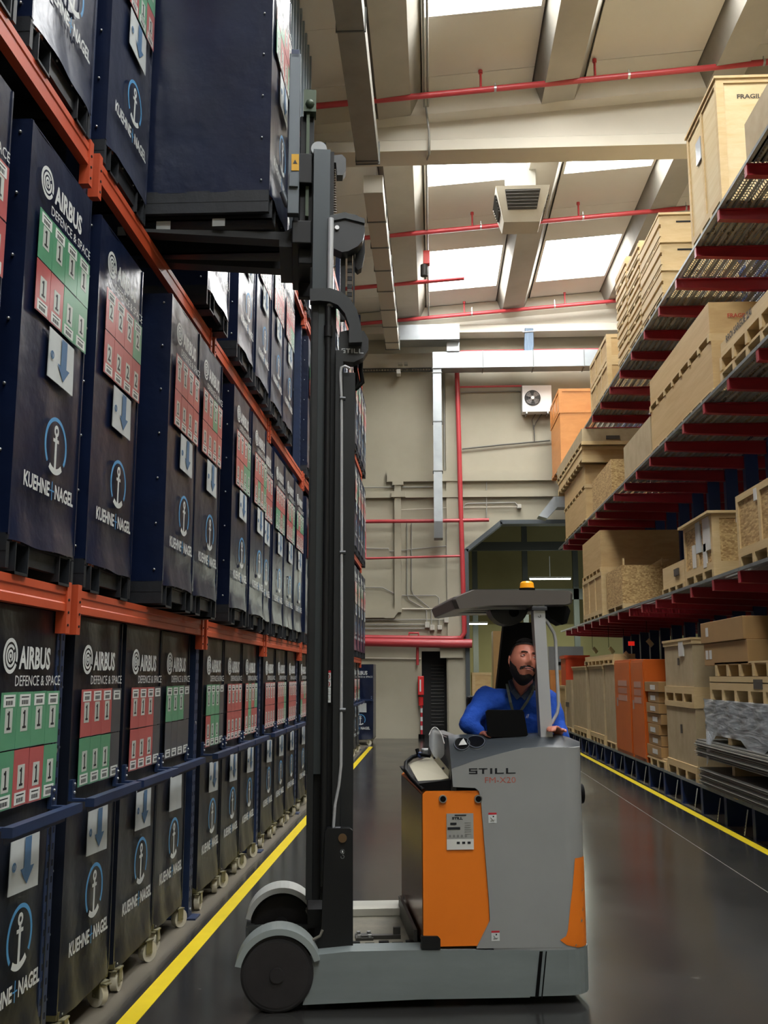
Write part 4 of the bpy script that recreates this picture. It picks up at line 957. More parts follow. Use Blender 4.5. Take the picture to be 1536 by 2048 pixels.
# rear room goods
def rbox(lab, px0, py0, px1, py1, Y, kind, d=1.0, nm='wooden_crate', cat='crate', zb=None):
    a = atY(px0, py0, Y); b = atY(px1, py1, Y); z0 = 0 if zb is None else zb
    return crate(lab, Y, Y+d, z0, a.z, kind, x0=a.x, w=b.x-a.x, feet=.1, battens='frame' if nm == 'wooden_crate' else 'none', group='goods in the rear room', name=nm, cat=cat)
rbox('low brown crate left of the driver in the rear room', 944, 1345, 985, 1460, 31, 'ply')
rbox('tall tan carton column left of the black seat post in the rear room', 985, 1262, 1012, 1460, 32, 'card', nm='carton_column', cat='carton')
rbox('orange tinted crate behind the grab rail in the rear room', 1100, 1340, 1150, 1460, 30.5, 'orange')
t = thing('steel_locker', 'grey steel cabinet standing behind the crates in the rear room', 'locker', (atY(1097, 1300, 33).x, 33, 0)); a = atY(1097, 1293, 33); b = atY(1168, 1340, 33)
MB().box(0, b.x-a.x, 0, 1, 1.5, a.z).build('locker_body', M('locker_grey', '#7f8083', .5), t); MB().box(.2, .45, -.02, 0, 2.1, 2.2).build('door_handle', BLK, t); MB().box(0, b.x-a.x, 0, 1, 0, 1.5).build('stand', PLY, t)
# hanging bits under the lower deck: hinged cards and a red sign
a = atY(1263, 1287, 24); t = thing('hanging_sign', 'small lit red sign hanging under the lower deck', 'sign', (a.x, 24, a.z)); MB().box(-.07, .07, 0, .03, -.05, .05).build('sign_panel', M('sign_red', '#d8352c', .4, emit=('#e0281e', .6)), t); MB().box(-.005, .005, .01, .02, .05, .3).build('hanger', BLK, t)
for k, (px, py, lab) in enumerate(((1190, 1300, 'tilted pale card left of the red sign'), (1223, 1300, 'tilted pale card nearer the middle'), (1300, 1285, 'large pale card right of the red sign'), (1254, 1310, 'smallest pale card lying on the orange cabinet'))):
    Yk = [23, 21, 19, 19.5][k]; a = atY(px, py, Yk); t = thing('hanging_card', lab, 'card', (a.x, Yk, a.z), .3); MB().bar((-.05, 0, .05), (.05, 0, -.06), .01, .09, 0, (0, 0, 1)).build('card_panel', M('card_cream', '#b5ad84', .6), t); MB().box(-.06, -.055, 0, .01, .05, .5).build('hanger', BLK, t)
# ================================================================ REACH TRUCK
TO = Vector((-.84, 5.59, 0)); TY = math.radians(7.5)
ta = Vector((math.cos(TY), math.sin(TY), 0)); tbv = Vector((-math.sin(TY), math.cos(TY), 0))
def T(x, y, v=0.):                            # measured point on the truck plane v -> (along, height)
    d = ray(x, y); k = (v-(CAM-TO).dot(tbv))/d.dot(tbv); p = CAM+d*k; return ((p-TO).dot(ta), p.z)
def TL(pts, v=0.): return [T(x, y, v) for x, y in pts]
tk = thing('reach_truck', 'grey and orange reach truck with a tall dark mast standing across the aisle', 'forklift', TO, TY)
def tp(name, poly, v0, v1, mat, vp=None, bevel=.004): return MB().prism(TL(poly, v0 if vp is None else vp), v0, v1, 'y').build(name, mat, tk, bevel=bevel)
TWd = 1.22
# chassis: two legs, rear block
def leg(v0, v1, far=False):
    top = TL([(612, 1912), (700, 1903), (850, 1900), (1060, 1900)], 0); bot = TL([(1060, 1995), (840, 1999), (605, 2010), (615, 1985), (624, 1955), (620, 1930)], 0)
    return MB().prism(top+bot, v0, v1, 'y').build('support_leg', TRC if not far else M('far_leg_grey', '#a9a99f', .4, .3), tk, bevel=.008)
leg(0, .16); leg(TWd-.16, TWd, True)
u0 = T(1040, 1900)[0]; u1 = T(1187, 1900)[0]; zt = .33
zt = T(1100, 1900)[1]; zb = T(1100, 1992)[1]
rr_ = .14
def rounded_plan(ua, ub, va, vb, r, n=6, corners=(0, 1, 1, 0)):
    pts = []; cs = [(ua, va, 180), (ub, va, 270), (ub, vb, 0), (ua, vb, 90)]
    for (cu, cv, a0), on in zip(cs, corners):
        if not on: pts.append((cu, cv)); continue
        ox = cu+(r if cu == ua else -r); oy = cv+(r if cv == va else -r)
        for i in range(n+1): a = math.radians(a0+90*i/n); pts.append((ox+r*math.cos(a), oy+r*math.sin(a)))
    return pts
MB().prism(rounded_plan(u0, u1, -.0005, TWd+.0005, rr_), zb, zt, 'z').build('rear_chassis', TRC, tk)
sl = MB(); a, b = T(1083, 1902), T(1074, 1994); sl.add([(a[0]-.012, -.006, a[1]), (a[0]+.006, -.006, a[1]), (b[0]+.008, -.006, b[1]), (b[0]-.012, -.006, b[1])], [(0, 1, 2, 3)]); a2, b2 = T(1092, 1902), T(1083, 1996)
sl.add([(a2[0]-.003, -.006, a2[1]), (a2[0]+.004, -.006, a2[1]), (b2[0]+.004, -.006, b2[1]), (b2[0]-.003, -.006, b2[1])], [(0, 1, 2, 3)]); sl.build('chassis_seam', BLK, tk, fix=False)
# wheels
def wheel(v0, v1, nm='load_wheel', near=True):
    w = MB(); s = -1 if near else 1; f = v0 if near else v1
    w.cyl((0, v0+.012, .193), (0, v1-.012, .193), .193, 48); w.cyl((0, v0, .193), (0, v1, .193), .18, 48)
    for (r, d) in ((.165, .004), (.13, .0)): w.cyl((0, v0-d, .193), (0, v0+.01, .193), r, 40, 1 if r == .165 else 0)
    w.cyl((0, v0-.018, .193), (0, v0+.01, .193), .038, 20, 1)
    w.build(nm, [RUB, M('wheel_hub_grey', '#353233', .45, .3, col2='#2b292a', sc=10)], tk)
wheel(-.02, .10); wheel(TWd-.10, TWd+.02)
def fender(v0, v1, mat):
    b = MB(); n = 22; c = (0.005, .193)
    pts = lambda r, a: (c[0]+r*math.cos(a), c[1]+r*math.sin(a))
    for i in range(n):
        a0 = math.radians(18+150*i/n); a1 = math.radians(18+150*(i+1)/n); p0, p1, q0, q1 = pts(.20, a0), pts(.20, a1), pts(.232, a0), pts(.232, a1)
        vs = [(p0[0], v0, p0[1]), (p1[0], v0, p1[1]), (q1[0], v0, q1[1]), (q0[0], v0, q0[1]), (p0[0], v1, p0[1]), (p1[0], v1, p1[1]), (q1[0], v1, q1[1]), (q0[0], v1, q0[1])]
        b.add(vs, [(0, 1, 2, 3), (4, 7, 6, 5)], 0); b.add(vs, [(3, 2, 6, 7), (0, 4, 5, 1)], 0, True)
    return b.build('wheel_fender', mat, tk)
fender(-.03, .15, M('fender_grey', '#8a9290', .45)); fender(TWd-.2, TWd+.03, M('fender_light', '#a8aaa5', .45))
MB().box(-.21, .25, TWd-.2, TWd-.17, .17, .20).box(-.22, -.17, TWd-.2, TWd+.02, .05, .19).build('wheel_guard_plate', M('plate_grey', '#5c605f', .4, .5), tk)
MB().box(-.20, .12, TWd-.32, TWd-.2, .03, .17).box(-.02, .14, .2, TWd-.2, .04, .13).build('reach_cross_member', MASTB, tk, bevel=.004)
for z in (.07, .13): MB().sphere((-.17, TWd-.325, z), .014, 0, 8).build('bolt', STUD, tk)
# floor plate between the legs with hardware
ue = T(905, 1900)[0]
DIRT = M('dusty_plate', '#7e7868', .7, .1, col2='#5d594d', sc=7)
MB().box(.27, ue, .16, TWd-.16, .225, .25).build('floor_plate', DIRT, tk)
h = MB(); h.box(.46, .70, .42, .46, .25, .272); h.box(.44, .54, .40, .52, .25, .264); 
for (u, v) in ((.46, .42), (.52, .42), (.46, .5), (.52, .5)): h.cyl((u, v, .264), (u, v, .278), .012, 8, 1)
h.box(.66, .70, .44, .47, .27, .31); h.build('latch_hardware', [M('hardware_dark', '#2f2d29', .5), STUD], tk)
sr = MB()
for k in range(7): sr.box(.33+.075*k, .37+.08*k, .165, .20, .25, .29+.01*(k % 2))
sr.build('rail_clips', BLK, tk)
MB().box(.27, ue, TWd-.24, TWd-.165, .25, .30).build('reach_channel', M('channel_silver', '#b4b2a6', .4, .2), tk, bevel=.005)
# battery block and its surroundings
bu0 = T(846, 1700, .01)[0]; bz0 = T(900, 1893, .01)[1]; bz1 = T(900, 1582, .01)[1]; bu1 = T(985, 1700, .01)[0]
MB().prism([(bu0, bz0), (bu1, bz0), (bu1, bz1), (bu0+.02, bz1), (bu0, bz1-.015)], .012, TWd-.05, 'y').build('battery_cover', TRO, tk, bevel=.003)
MB().box(bu0-.004, bu0, .03, TWd-.06, bz0+.01, bz1-.02).build('battery_end_plate', M('battery_end', '#8a5a34', .22, .5, col2='#7a5030', sc=2), tk)
pl = TL([(846, 1581), (838, 1568), (903, 1560), (906, 1573), (955, 1573), (962, 1583)], .005); MB().prism(pl, .02, TWd-.1, 'y').build('battery_top_trim', BLK, tk, bevel=.004)
tp('corner_bracket', [(843, 1873), (876, 1873), (881, 1878), (881, 1899), (843, 1899)], -.006, .03, MASTB)
pl = MB(); a = T(846, 1896)[0]; pl.box(a-.03, a-.012, .165, TWd-.17, .13, .36); pl.build('end_guard_plate', M('guard_plate', '#3b3a37', .4, .4), tk)
for (px, py) in ((886, 1598), (957, 1598)):
    u, z = T(px, py); m_ = MB(); m_.cyl((u, .0, z), (u, .014, z), .022, 20, 0, mcap=0); m_.cyl((u, -.003, z), (u, .0, z), .016, 20, 1); m_.build('lock_eye', [STUD, BLK], tk)
# capacity plate with print
u0_, z0_ = T(894, 1700); u1_, z1_ = T(947, 1627)
pp = MB(); pp.box(u0_, u1_, .006, .011, z0_, z1_, 0); pp.box(u0_, u1_, .005, .006, z0_, z0_+.055, 1)
text_mb(pp, 'STILL', FR_Y, (u0_+.03, .005, z1_-.032), .06, .014, 2, .05, .0005)
pp.box(u0_+.045, u1_-.04, .004, .005, z1_-.012, z1_-.006, 2); pp.box(u0_+.02, u0_+.055, .004, .005, z1_-.06, z1_-.048, 2); pp.box(u0_+.005, u0_+.075, .004, .005, z1_-.085, z1_-.072, 2)
for k in range(5): pp.cyl((u0_+.018+.022*k, .005, z0_+.072), (u0_+.018+.022*k, .0045, z0_+.072), .007, 10, 3)
for k in range(3): pp.box(u0_+.055+.03*k, u0_+.072+.03*k, .004, .005, z0_+.03, z0_+.042, 2)
for k in range(6): pp.box(u1_-.05, u1_-.015, .004, .005, z1_-.05-.012*k, z1_-.048-.012*k, 3)
pp.build('data_plate', [M('plate_silver', '#a7a8a4', .4, .3), M('plate_white', '#cfcfc9', .4), DKB, M('plate_faint', '#777874', .5)], tk)
# grey body side panel
side = [(903, 1538), (950, 1521), (1009, 1505), (1045, 1497), (1081, 1494), (1129, 1495), (1132, 1895), (953, 1897), (980, 1842), (978, 1800), (962, 1600), (958, 1582), (950, 1576), (906, 1574)]
sp = TL(side); MB().prism(sp, 0, .05, 'y').build('side_panel', TRG, tk, bevel=.006)
SPU = T(1173, 1700)[0]+.012; zhi = T(1100, 1496)[1]
uL = T(985, 1700)[0]
MB().prism(rounded_plan(uL, SPU, .001, TWd-.001, .13, 10), zt-.02, 1.0, 'z', 0, True).build('rear_body', TRG, tk)
bd = MB(); pl = rounded_plan(SPU-.14, SPU, .001, TWd-.001, .13, 10, corners=(0, 1, 1, 0)); bd.prism(pl, 1.0, zhi+.001, 'z', 0, True); bd.build('rear_wall', TRG, tk)
MB().box(uL-.25, SPU-.1, TWd-.12, TWd-.02, 1.0, zhi-.08).build('far_side_wall', TRG, tk, bevel=.01)
MB().cyl((SPU-.02, .25, T(1180, 1587, .25)[1]), (SPU+.045, .25, T(1180, 1587, .25)[1]), .07, 24, r2=.055).build('rear_bumper_knob', BLK, tk)
# orange scrape
def wrapv(u): d = max(0, min(.13, u-(SPU-.13))); return .13-math.sqrt(.13**2-d*d)
rows_ = [(1717, 1150), (1750, 1147), (1780, 1144), (1810, 1140), (1840, 1137), (1860, 1135), (1872, 1131), (1880, 1119), (1890, 1133), (1896, 1156)]
op = MB(); vs_ = []
for (y_, x_) in rows_:
    uL_, zq = T(x_, y_); 
    for k in range(10): u_ = uL_+(SPU-.001-uL_)*math.sin(math.pi/2*k/9); vs_.append((u_+.002, wrapv(u_)-.0035, zq))
op.add(vs_, [(r_*10+k, r_*10+k+1, r_*10+k+11, r_*10+k+10) for r_ in range(len(rows_)-1) for k in range(9)], 0, True); op.build('orange_corner_patch', TRO, tk, fix=False)
gp = MB()
for (x0, y0, x1, y1) in ((1167, 1770, 1171, 1786), (1164, 1835, 1168, 1848), (1150, 1888, 1154, 1894), (1168, 1815, 1170, 1826)):
    a = T(x0, y1); b = T(x1, y0); wq = lambda u: wrapv(min(u, SPU-.004))-.0065
    gp.add([(a[0], wq(a[0]), a[1]), (b[0], wq(b[0]), a[1]+.01), (b[0]-.003, wq(b[0]), b[1]), (a[0]+.003, wq(a[0]), b[1]-.006)], [(0, 1, 2, 3)])
gp.build('paint_scratches', TRC, tk, fix=False)
# lettering
b = MB(); a = T(938, 1548); c = T(1031, 1536); hL = c[1]-a[1]; Ls = c[0]-a[0]
def letter_still(mb, u, z, w, h, y, mi=0):
    cw = w/5.3; th = h*.2; e = .0012
    def R(x0, x1, z0, z1): mb.box(u+x0*cw, u+x1*cw, y-e, y, z+z0*h, z+z1*h, mi)
    R(0, .95, .8, 1); R(0, .2, .42, .8); R(0, .95, .40, .6); R(.75, .95, .0, .6); R(0, .95, 0, .2)
    R(1.1, 2.1, .8, 1); R(1.48, 1.72, 0, .8); R(2.4, 2.65, 0, 1); R(2.95, 3.2, 0, 1); R(2.95, 3.95, 0, .2); R(4.2, 4.45, 0, 1); R(4.2, 5.3, 0, .2)
letter_still(b, a[0], a[1], Ls, hL, 0); b.build('maker_lettering', DKB, tk)
b = MB(); a = T(970, 1566); c = T(1031, 1554); text_mb(b, 'FM-X20', FR_Y, (a[0], 0, a[1]), c[0]-a[0], c[1]-a[1], 0, -.01, .001); b.build('model_lettering', M('red_model_print', '#b3523f', .5), tk, fix=False)
def sticker(x0, y0, x1, y1, name='warning_sticker', v=0, hook=None):
    a = T(x0, y1, v); c = T(x1, y0, v); w = c[0]-a[0]; h = c[1]-a[1]; q = MB()
    q.box(a[0], c[0], v-.0015, v, a[1], c[1], 0); q.box(a[0], c[0], v-.002, v-.0015, c[1]-h*.2, c[1], 1); cx_ = a[0]+w/2; cz = a[1]+h*.4
    q.bar((cx_-w*.25, v-.0018, cz+h*.15), (cx_+w*.15, v-.0018, cz-h*.25), .0006, w*.12, 2, (0, -1, 0)); q.cyl((cx_+w*.1, v-.0022, cz+h*.22), (cx_+w*.1, v-.0015, cz+h*.22), w*.1, 8, 2); q.bar((cx_-w*.3, v-.0018, cz-h*.2), (cx_+w*.3, v-.0018, cz-h*.1), .0006, w*.1, 2, (0, -1, 0))
    q.build(name, [WHT, M('sticker_red', '#b5222f', .5), DKB], tk)
sticker(977, 1625, 993, 1646); sticker(983, 1861, 999, 1882)
# hood: loft from the panel edge to the inner console edge
near = TL([(903, 1538), (926, 1529), (950, 1521), (1009, 1505), (1060, 1496), (1132, 1495)], .0)+[T(1160, 1499, .07)]
vi = .27; inner = TL([(896, 1471), (920, 1469), (950, 1468), (985, 1467), (1050, 1466), (1115, 1465)], vi)+[T(1160, 1484, vi)]
hd = MB(); n = len(near); rows = []
for k in range(9):
    t_ = k/8; vs_ = []
    for i in range(n):
        u = near[i][0]*(1-t_)+inner[i][0]*t_; z = near[i][1]*(1-t_)+inner[i][1]*t_+.016*math.sin(math.pi*t_); v0_ = .002 if i < n-1 else .07; vs_.append((u, v0_+(vi-v0_)*t_, z))
    rows.append(vs_)
flat = [p for r_ in rows for p in r_]
hd.add(flat, [(k*n+i, k*n+i+1, (k+1)*n+i+1, (k+1)*n+i) for k in range(8) for i in range(n-1)], 0, True)
last = rows[-1]; hd.add(last+[(u, v, 1.2) for u, v, z in last], [(i, i+1, n+i+1, n+i) for i in range(n-1)])
hd.add([r_[0] for r_ in rows]+[(r_[0][0], r_[0][1], 1.12) for r_ in rows], [(k, k+1, 9+k+1, 9+k) for k in range(8)])
hd.build('hood', HOOD, tk, fix=False)
fr_ = MB(); a = T(903, 1574)[0]; fr_.box(a, a+.03, .02, TWd-.15, 1.1, near[0][1]-.0); fr_.add([(near[0][0], 0, near[0][1]), (inner[0][0], vi, inner[0][1]), (inner[0][0], TWd-.2, inner[0][1]-.02), (near[0][0], TWd-.05, near[0][1]-.05)], [(0, 1, 2, 3)])
fr_.box(inner[0][0]-.01, inner[0][0]+.08, vi, TWd-.2, 1.2, inner[0][1]-.01); fr_.build('front_console_wall', M('console_dark', '#3b3c3e', .4), tk)
# cup holders
def hoodz(u, v):
    def zi(c):
        for i in range(len(c)-1):
            if c[i][0] <= u <= c[i+1][0]: return c[i][1]+(c[i+1][1]-c[i][1])*(u-c[i][0])/(c[i+1][0]-c[i][0])
        return c[0][1] if u < c[0][0] else c[-1][1]
    t_ = v/vi; return zi(near)*(1-t_)+zi(inner)*t_+.016*math.sin(math.pi*t_)
for (px, py, rx, rz_, nm) in ((924, 1488, .036, .5, 'cup_holder'), (952, 1481, .040, .45, 'cup_holder')):
    u, z = T(px, py, .15); m_ = MB(); N_ = 24
    cen = Vector((u, .15, 0))
    def P(a, r, dz=0):
        x_ = cen.x+r*math.cos(a)*1.15; y_ = cen.y+r*math.sin(a)*1.6; return (x_, y_, hoodz(x_, y_)+.004+dz)
    o_ = [P(2*math.pi*i/N_, rx*1.1, .004) for i in range(N_)]; i_ = [P(2*math.pi*i/N_, rx, .004) for i in range(N_)]; o2 = [P(2*math.pi*i/N_, rx*1.16, -.006) for i in range(N_)]
    m_.add(o_+i_+o2, [(i, (i+1) % N_, N_+(i+1) % N_, N_+i) for i in range(N_)]+[(i, (i+1) % N_, 2*N_+(i+1) % N_, 2*N_+i) for i in range(N_)], 0, True)
    m_.add([P(2*math.pi*i/N_, rx, .003) for i in range(N_)], [tuple(range(N_))], 1); m_.build('cup_holder', [M('holder_grey', '#5b6065', .35), BLK], tk, fix=False)
u, z = T(924, 1491, .13); z = hoodz(u, .13)+.008
tis = MB(); tis.add([(u-.022, .11, z), (u+.028, .12, z+.003), (u+.012, .15, z+.036), (u-.008, .13, z+.02), (u+.022, .16, z+.016), (u+.0, .12, z+.024)], [(0, 1, 5), (0, 5, 3), (1, 4, 2), (1, 2, 5), (3, 5, 2)])
tag(tis.build('paper_tissue', M('tissue_white', '#d9dad8', .7), fix=False), 'crumpled white tissue stuck in the cup holder of the truck', 'tissue').location = (0, 0, 0)
_t = bpy.data.objects['paper_tissue']; _t.matrix_world = Matrix.Translation(TO) @ Matrix.Rotation(TY, 4, 'Z')
# tray and cable at the front of the console
tr = MB(); c_ = [T(817, 1528, .45), T(841, 1571, .08), T(897, 1555, .08), T(862, 1512, .45)]; vv = [.45, .08, .08, .45]
tr.add([(c[0], v, c[1]) for c, v in zip(c_, vv)]+[(c[0], v, c[1]-.006) for c, v in zip(c_, vv)], [(0, 1, 2, 3), (7, 6, 5, 4), (0, 4, 5, 1), (1, 5, 6, 2), (2, 6, 7, 3), (3, 7, 4, 0)])
e = [T(862, 1512, .45), T(897, 1555, .08)]; tr.add([(e[0][0], .45, e[0][1]), (e[1][0], .08, e[1][1]), (e[1][0]+.005, .08, e[1][1]+.04), (e[0][0]+.005, .45, e[0][1]+.04)], [(0, 1, 2, 3)])
tr.build('metal_tray', BEIGE, tk, fix=False)
tb2 = MB()
for (s_) in (.25, .75): p = Vector((e[0][0], .45, e[0][1])).lerp(Vector((e[1][0], .08, e[1][1])), s_); tb2.sphere((p.x-.004, p.y, p.z+.02), .008, 0, 8)
tb2.build('tray_screws', DKB, tk)
cb = [T(846, 1508, .45)+(.45,), T(825, 1514, .45)+(.45,), T(812, 1525, .4)+(.4,), T(811, 1540, .2)+(.2,), T(822, 1556, .08)+(.08,), T(846, 1580, .01)+(.01,)]
MB().tube([(u, v, z) for u, z, v in cb], .012, 8).build('edge_hose', BLK, tk)
MB().tube([(T(834, 1498, .45)[0], .45, T(834, 1498, .45)[1]), (T(836, 1508, .45)[0], .44, T(836, 1508, .45)[1]), (T(860, 1512, .4)[0], .4, T(860, 1512, .4)[1])], .012, 8).sphere((T(840, 1510, .44)[0], .44, T(840, 1510, .44)[1]), .02, 1, 8).build('lever_arm', [BLK, BLUP], tk)
# bent clear visor standing at the console front
vz = MB(); n_ = 14; pts = []
for i in range(n_+1):
    t_ = i/n_; x = 858+28*t_; yt = 1470-15*math.sin(math.pi*min(1, t_*1.15))+(16 if t_ > .85 else 0)*(t_-.85)/.15; yb_ = 1492+26*math.sin(math.pi*t_*.8)
    for y in (yt, yb_): u, z = T(x, y, .28+.05*math.sin(t_*3)); pts.append((u, .28+.06*math.sin(t_*4), z))
vz.add(pts, [(2*i, 2*i+1, 2*i+3, 2*i+2) for i in range(n_)], 0, True); vz.build('clear_visor', CLEAR, tk, fix=False)
rim = MB(); rim.tube([pts[2*i] for i in range(n_+1)], .0035, 6); rim.build('visor_rim', M('rim_grey', '#b8b6b4', .3), tk)
# terminal
tpz = MB(); q = TL([(972, 1424), (976, 1420), (1044, 1420), (1048, 1424), (1056, 1470), (1050, 1474), (982, 1474), (976, 1470)], .16); tpz.prism(q, .16, .185, 'y'); tpz.build('data_terminal', BLK, tk, bevel=.004)
MB().bar((q[0][0]+.15, .2, q[4][1]-.06), (q[0][0]+.14, .19, q[1][1]-.07), .05, .03).build('terminal_mount', BLK, tk)
# seat, seat post, wheel knob
MB().box(1.15, 1.75, .62, 1.0, 1.0, 1.06).box(1.2, 1.7, .95, 1.05, 1.04, 1.62).build('seat', M('seat_dark', '#1a1b1d', .7), tk, bevel=.02)
tp('rear_mast_pillar', [(1008, 1245), (1076, 1245), (1088, 1430), (988, 1430)], 1.06, 1.12, BLK)
u, z = T(1112, 1470, .33); MB().cyl((u, .34, z-.04), (u, .34, z+.0), .07, 24).cyl((u, .34, 1.2), (u, .34, z-.03), .025, 10).build('steering_knob', BLK, tk, bevel=.004)
# overhead guard
gz = TL([(903, 1199), (908, 1193), (945, 1179), (1146, 1181), (1150, 1186), (1149, 1206), (1140, 1209), (975, 1211), (911, 1218)], .12)
def gp_(v, ins): cu = sum(p[0] for p in gz)/len(gz); return [(p[0]+(cu-p[0])*ins, v, p[1]) for p in gz]
g = MB(); n = len(gz); rws = [gp_(.12, .07), gp_(.16, .01), gp_(.2, 0), gp_(1.02, 0), gp_(1.06, .01), gp_(1.1, .07)]
for k in range(5): g.add(rws[k]+rws[k+1], [(i, (i+1) % n, n+(i+1) % n, n+i) for i in range(n)])
g.add(rws[0], [tuple(range(n))]); g.add(rws[-1], [tuple(range(n))[::-1]])
g.build('overhead_guard', M('guard_grey', '#67625f', .3, .35), tk, bevel=.006)
for k in range(3):
    a = T(930, 1212, .2); c_ = T(1060, 1209, .2); MB().box(a[0], c_[0], .3+.2*k, .34+.2*k, a[1]-.012, a[1]+.005).build('guard_slat', M('slat_silver', '#8e8f90', .3, .6), tk)
cl_ = MB(); q0 = TL([(1066, 1207), (1089, 1207)], .14); q1 = TL([(1083, 1494), (1107, 1494)], .14)
cl_.prism([q0[0], q0[1], q1[1], q1[0]], .14, .21, 'y'); cl_.build('guard_column', SILV, tk, bevel=.01)
a = T(1063, 1213, .13); c_ = T(1094, 1221, .13); MB().box(a[0], c_[0], .12, .23, c_[1], a[1]).build('column_collar', M('collar_dark', '#3a3b3e', .4), tk, bevel=.004)
a = T(1078, 1497, .12); c_ = T(1112, 1490, .12); MB().box(a[0], c_[0], .11, .24, a[1]-.005, c_[1]).build('column_foot', SILV, tk, bevel=.006)
MB().tube([(u, .22, z) for u, z in TL([(1088, 1238), (1094, 1243), (1108, 1266), (1111, 1280), (1117, 1410), (1115, 1425), (1104, 1446), (1098, 1449)], .22)], .010, 10).build('grab_rail', SILV, tk)
dsc = MB(); n_ = 24; u, z = T(1018, 1211, .45); r_ = .122
dsc.prism([(u+r_*math.cos(math.pi+math.pi*i/n_), z+r_*math.sin(math.pi+math.pi*i/n_)*1.0) for i in range(n_+1)], .45, .60, 'y'); dsc.build('cabin_fan_cover', M('fan_cover_dark', '#26282b', .35), tk, bevel=.004)
MB().cyl((u+.03, .44, z-.04), (u+.03, .46, z-.04), .03, 16).build('fan_cover_knob', BLK, tk)
lp = MB(); q = TL([(1094, 1212), (1136, 1212), (1141, 1222), (1134, 1247), (1124, 1250), (1105, 1238), (1094, 1225)], .3); lp.prism(q, .3, .45, 'y'); lp.build('work_lamp', BLK, tk, bevel=.01)
bc = MB(); u, z = T(1054, 1179, .5); zt_ = T(1054, 1163, .5)[1]
bc.cyl((u, .5, z-.01), (u, .5, z+.008), .05, 24, 0); bc.cyl((u, .5, z+.008), (u, .5, zt_-.01), .045, 24, 1, r2=.041); bc.cyl((u, .5, zt_-.01), (u, .5, zt_), .041, 24, 1, r2=.03); bc.build('warning_beacon', [BLK, AMB], tk)
hk = MB(); u, z = T(1079, 1232, .138); hk.arc((u, z), .006, .009, -180, 60, .1385, .1395, 12, 0, 'y'); hk.build('hook_mark', DKB, tk)
# ---------------------------------------------------------------- mast
vm = .17
def mp(name, x0, x1, y0, y1, v0, v1, mat, bev=.002):
    a = T((x0), y1, v0); b_ = T(x1, y0, v0); ua = T(x0, y1, v0)[0]; ub = T(x1, y1, v0)[0]
    return MB().box(ua, ub, v0, v1, a[1], b_[1]).build(name, mat, tk, bevel=bev)
# near side
tp('mast_foot', [(650, 1664), (655, 1657), (700, 1657), (706, 1662), (706, 1900), (715, 1912), (700, 1908), (612, 1908), (612, 1890), (638, 1880), (643, 1865)], .12, .2, MASTB)
for k, (x0, x1, y0, v0, mt, nm) in enumerate(((680, 706, 745, .20, MAST, 'outer_mast_rail'), (663, 680, 700, .17, MAST, 'outer_mast_rail'), (611, 624, 600, .19, MAST, 'middle_mast_rail'), (624, 640, 600, .24, MASTB, 'middle_mast_rail'), (640, 652, 600, .20, MASTB, 'middle_mast_rail'), (652, 663, 600, .22, MASTB, 'middle_mast_rail'))):
    mp(nm, x0, x1, y0, 1800 if x0 < 652 else 1700, v0, .29, mt)
for v0 in (.93,):
    for (x0, x1, y0, mt) in ((625, 640, 600, MASTB), (640, 668, 600, MAST), (668, 712, 745, MAST)):
        ua = T(x0, 1200, vm)[0]; ub = T(x1, 1200, vm)[0]; zt2 = T(x0, y0, vm)[1]; MB().box(ua, ub, v0, v0+.12, .12, zt2).build('far_mast_rail', mt, tk)
uin0 = T(620, 900, .2)[0]; uin1 = T(656, 900, .2)[0]; ztop = T(620, 297, .2)[1]
for v0 in (.2, .93): MB().box(uin0, uin1, v0, v0+.10, 1.2, ztop).build('inner_mast_rail', M('inner_mast_grey', '#3e4447', .38, .4), tk, bevel=.003)
MB().box(uin1, uin1+.022, .21, .24, 1.2, ztop-.01).build('rail_edge_strip', MASTB, tk)
for z in (ztop-.08, 3.9, 2.6, 1.0, .4): MB().box(uin0+.02, uin1+.01, .29, .95, z-.05, z+.05).build('mast_crossbar', MASTB, tk)
u, z = T(638, 292, .25); MB().cyl((u, .22, z-.035), (u, .30, z-.035), .05, 24).build('mast_top_roller', M('roller_grey', '#8c8f90', .5, .5), tk)
tp('mast_top_bracket', [(662, 311), (684, 309), (692, 317), (692, 340), (686, 350), (674, 350), (672, 325), (662, 325)], .22, .30, M('bracket_grey', '#4a4c4d', .4), bevel=.004)
hel = []; u, z0h = T(669, 438, .26); z1h = T(669, 330, .26)[1]
for i in range(22*8+1): t_ = i/(22*8); an = i*math.pi/4; hel.append((u-.012+.012*(1-t_)+.011*math.cos(an), .27+.011*math.sin(an), z0h+(z1h-z0h)*t_))
MB().tube(hel, .0055, 5).build('coiled_hose', M('hose_brown', '#5a4f42', .4), tk)
u, zr0 = T(660, 600, .2); zr1 = T(660, 440, .2)[1]
MB().cyl((u, .18, zr0-.05), (u, .18, zr1), .0185, 20).build('lift_piston', CHR, tk); MB().cyl((u-.01, .165, .6), (u-.01, .165, zr0-.06), .019, 16).cyl((u-.01, .165, zr0-.25), (u-.01, .165, zr0-.18), .026, 16).build('lift_cylinder', MASTB, tk)
tp('hose_pulley_cover', [(654, 434), (666, 429), (690, 425), (713, 430), (727, 438), (730, 462), (726, 480), (716, 492), (697, 502), (684, 504), (668, 497), (658, 470), (656, 446)], .22, .33, M('pulley_dark', '#2b2e30', .4), bevel=.006)
tp('hose_pulley_rim', [(654, 432), (690, 424), (729, 437), (730, 446), (690, 436), (655, 443)], .205, .335, M('rim_dark', '#3b3f41', .35), bevel=.003)
u, z = T(674, 456, .215); MB().cyl((u, .205, z), (u, .22, z), .014, 12).build('pulley_bolt', STUD, tk)
tp('lower_pulley', [(716, 470), (729, 468), (730, 505), (724, 535), (716, 540), (708, 530), (712, 500)], .36, .44, MASTB)
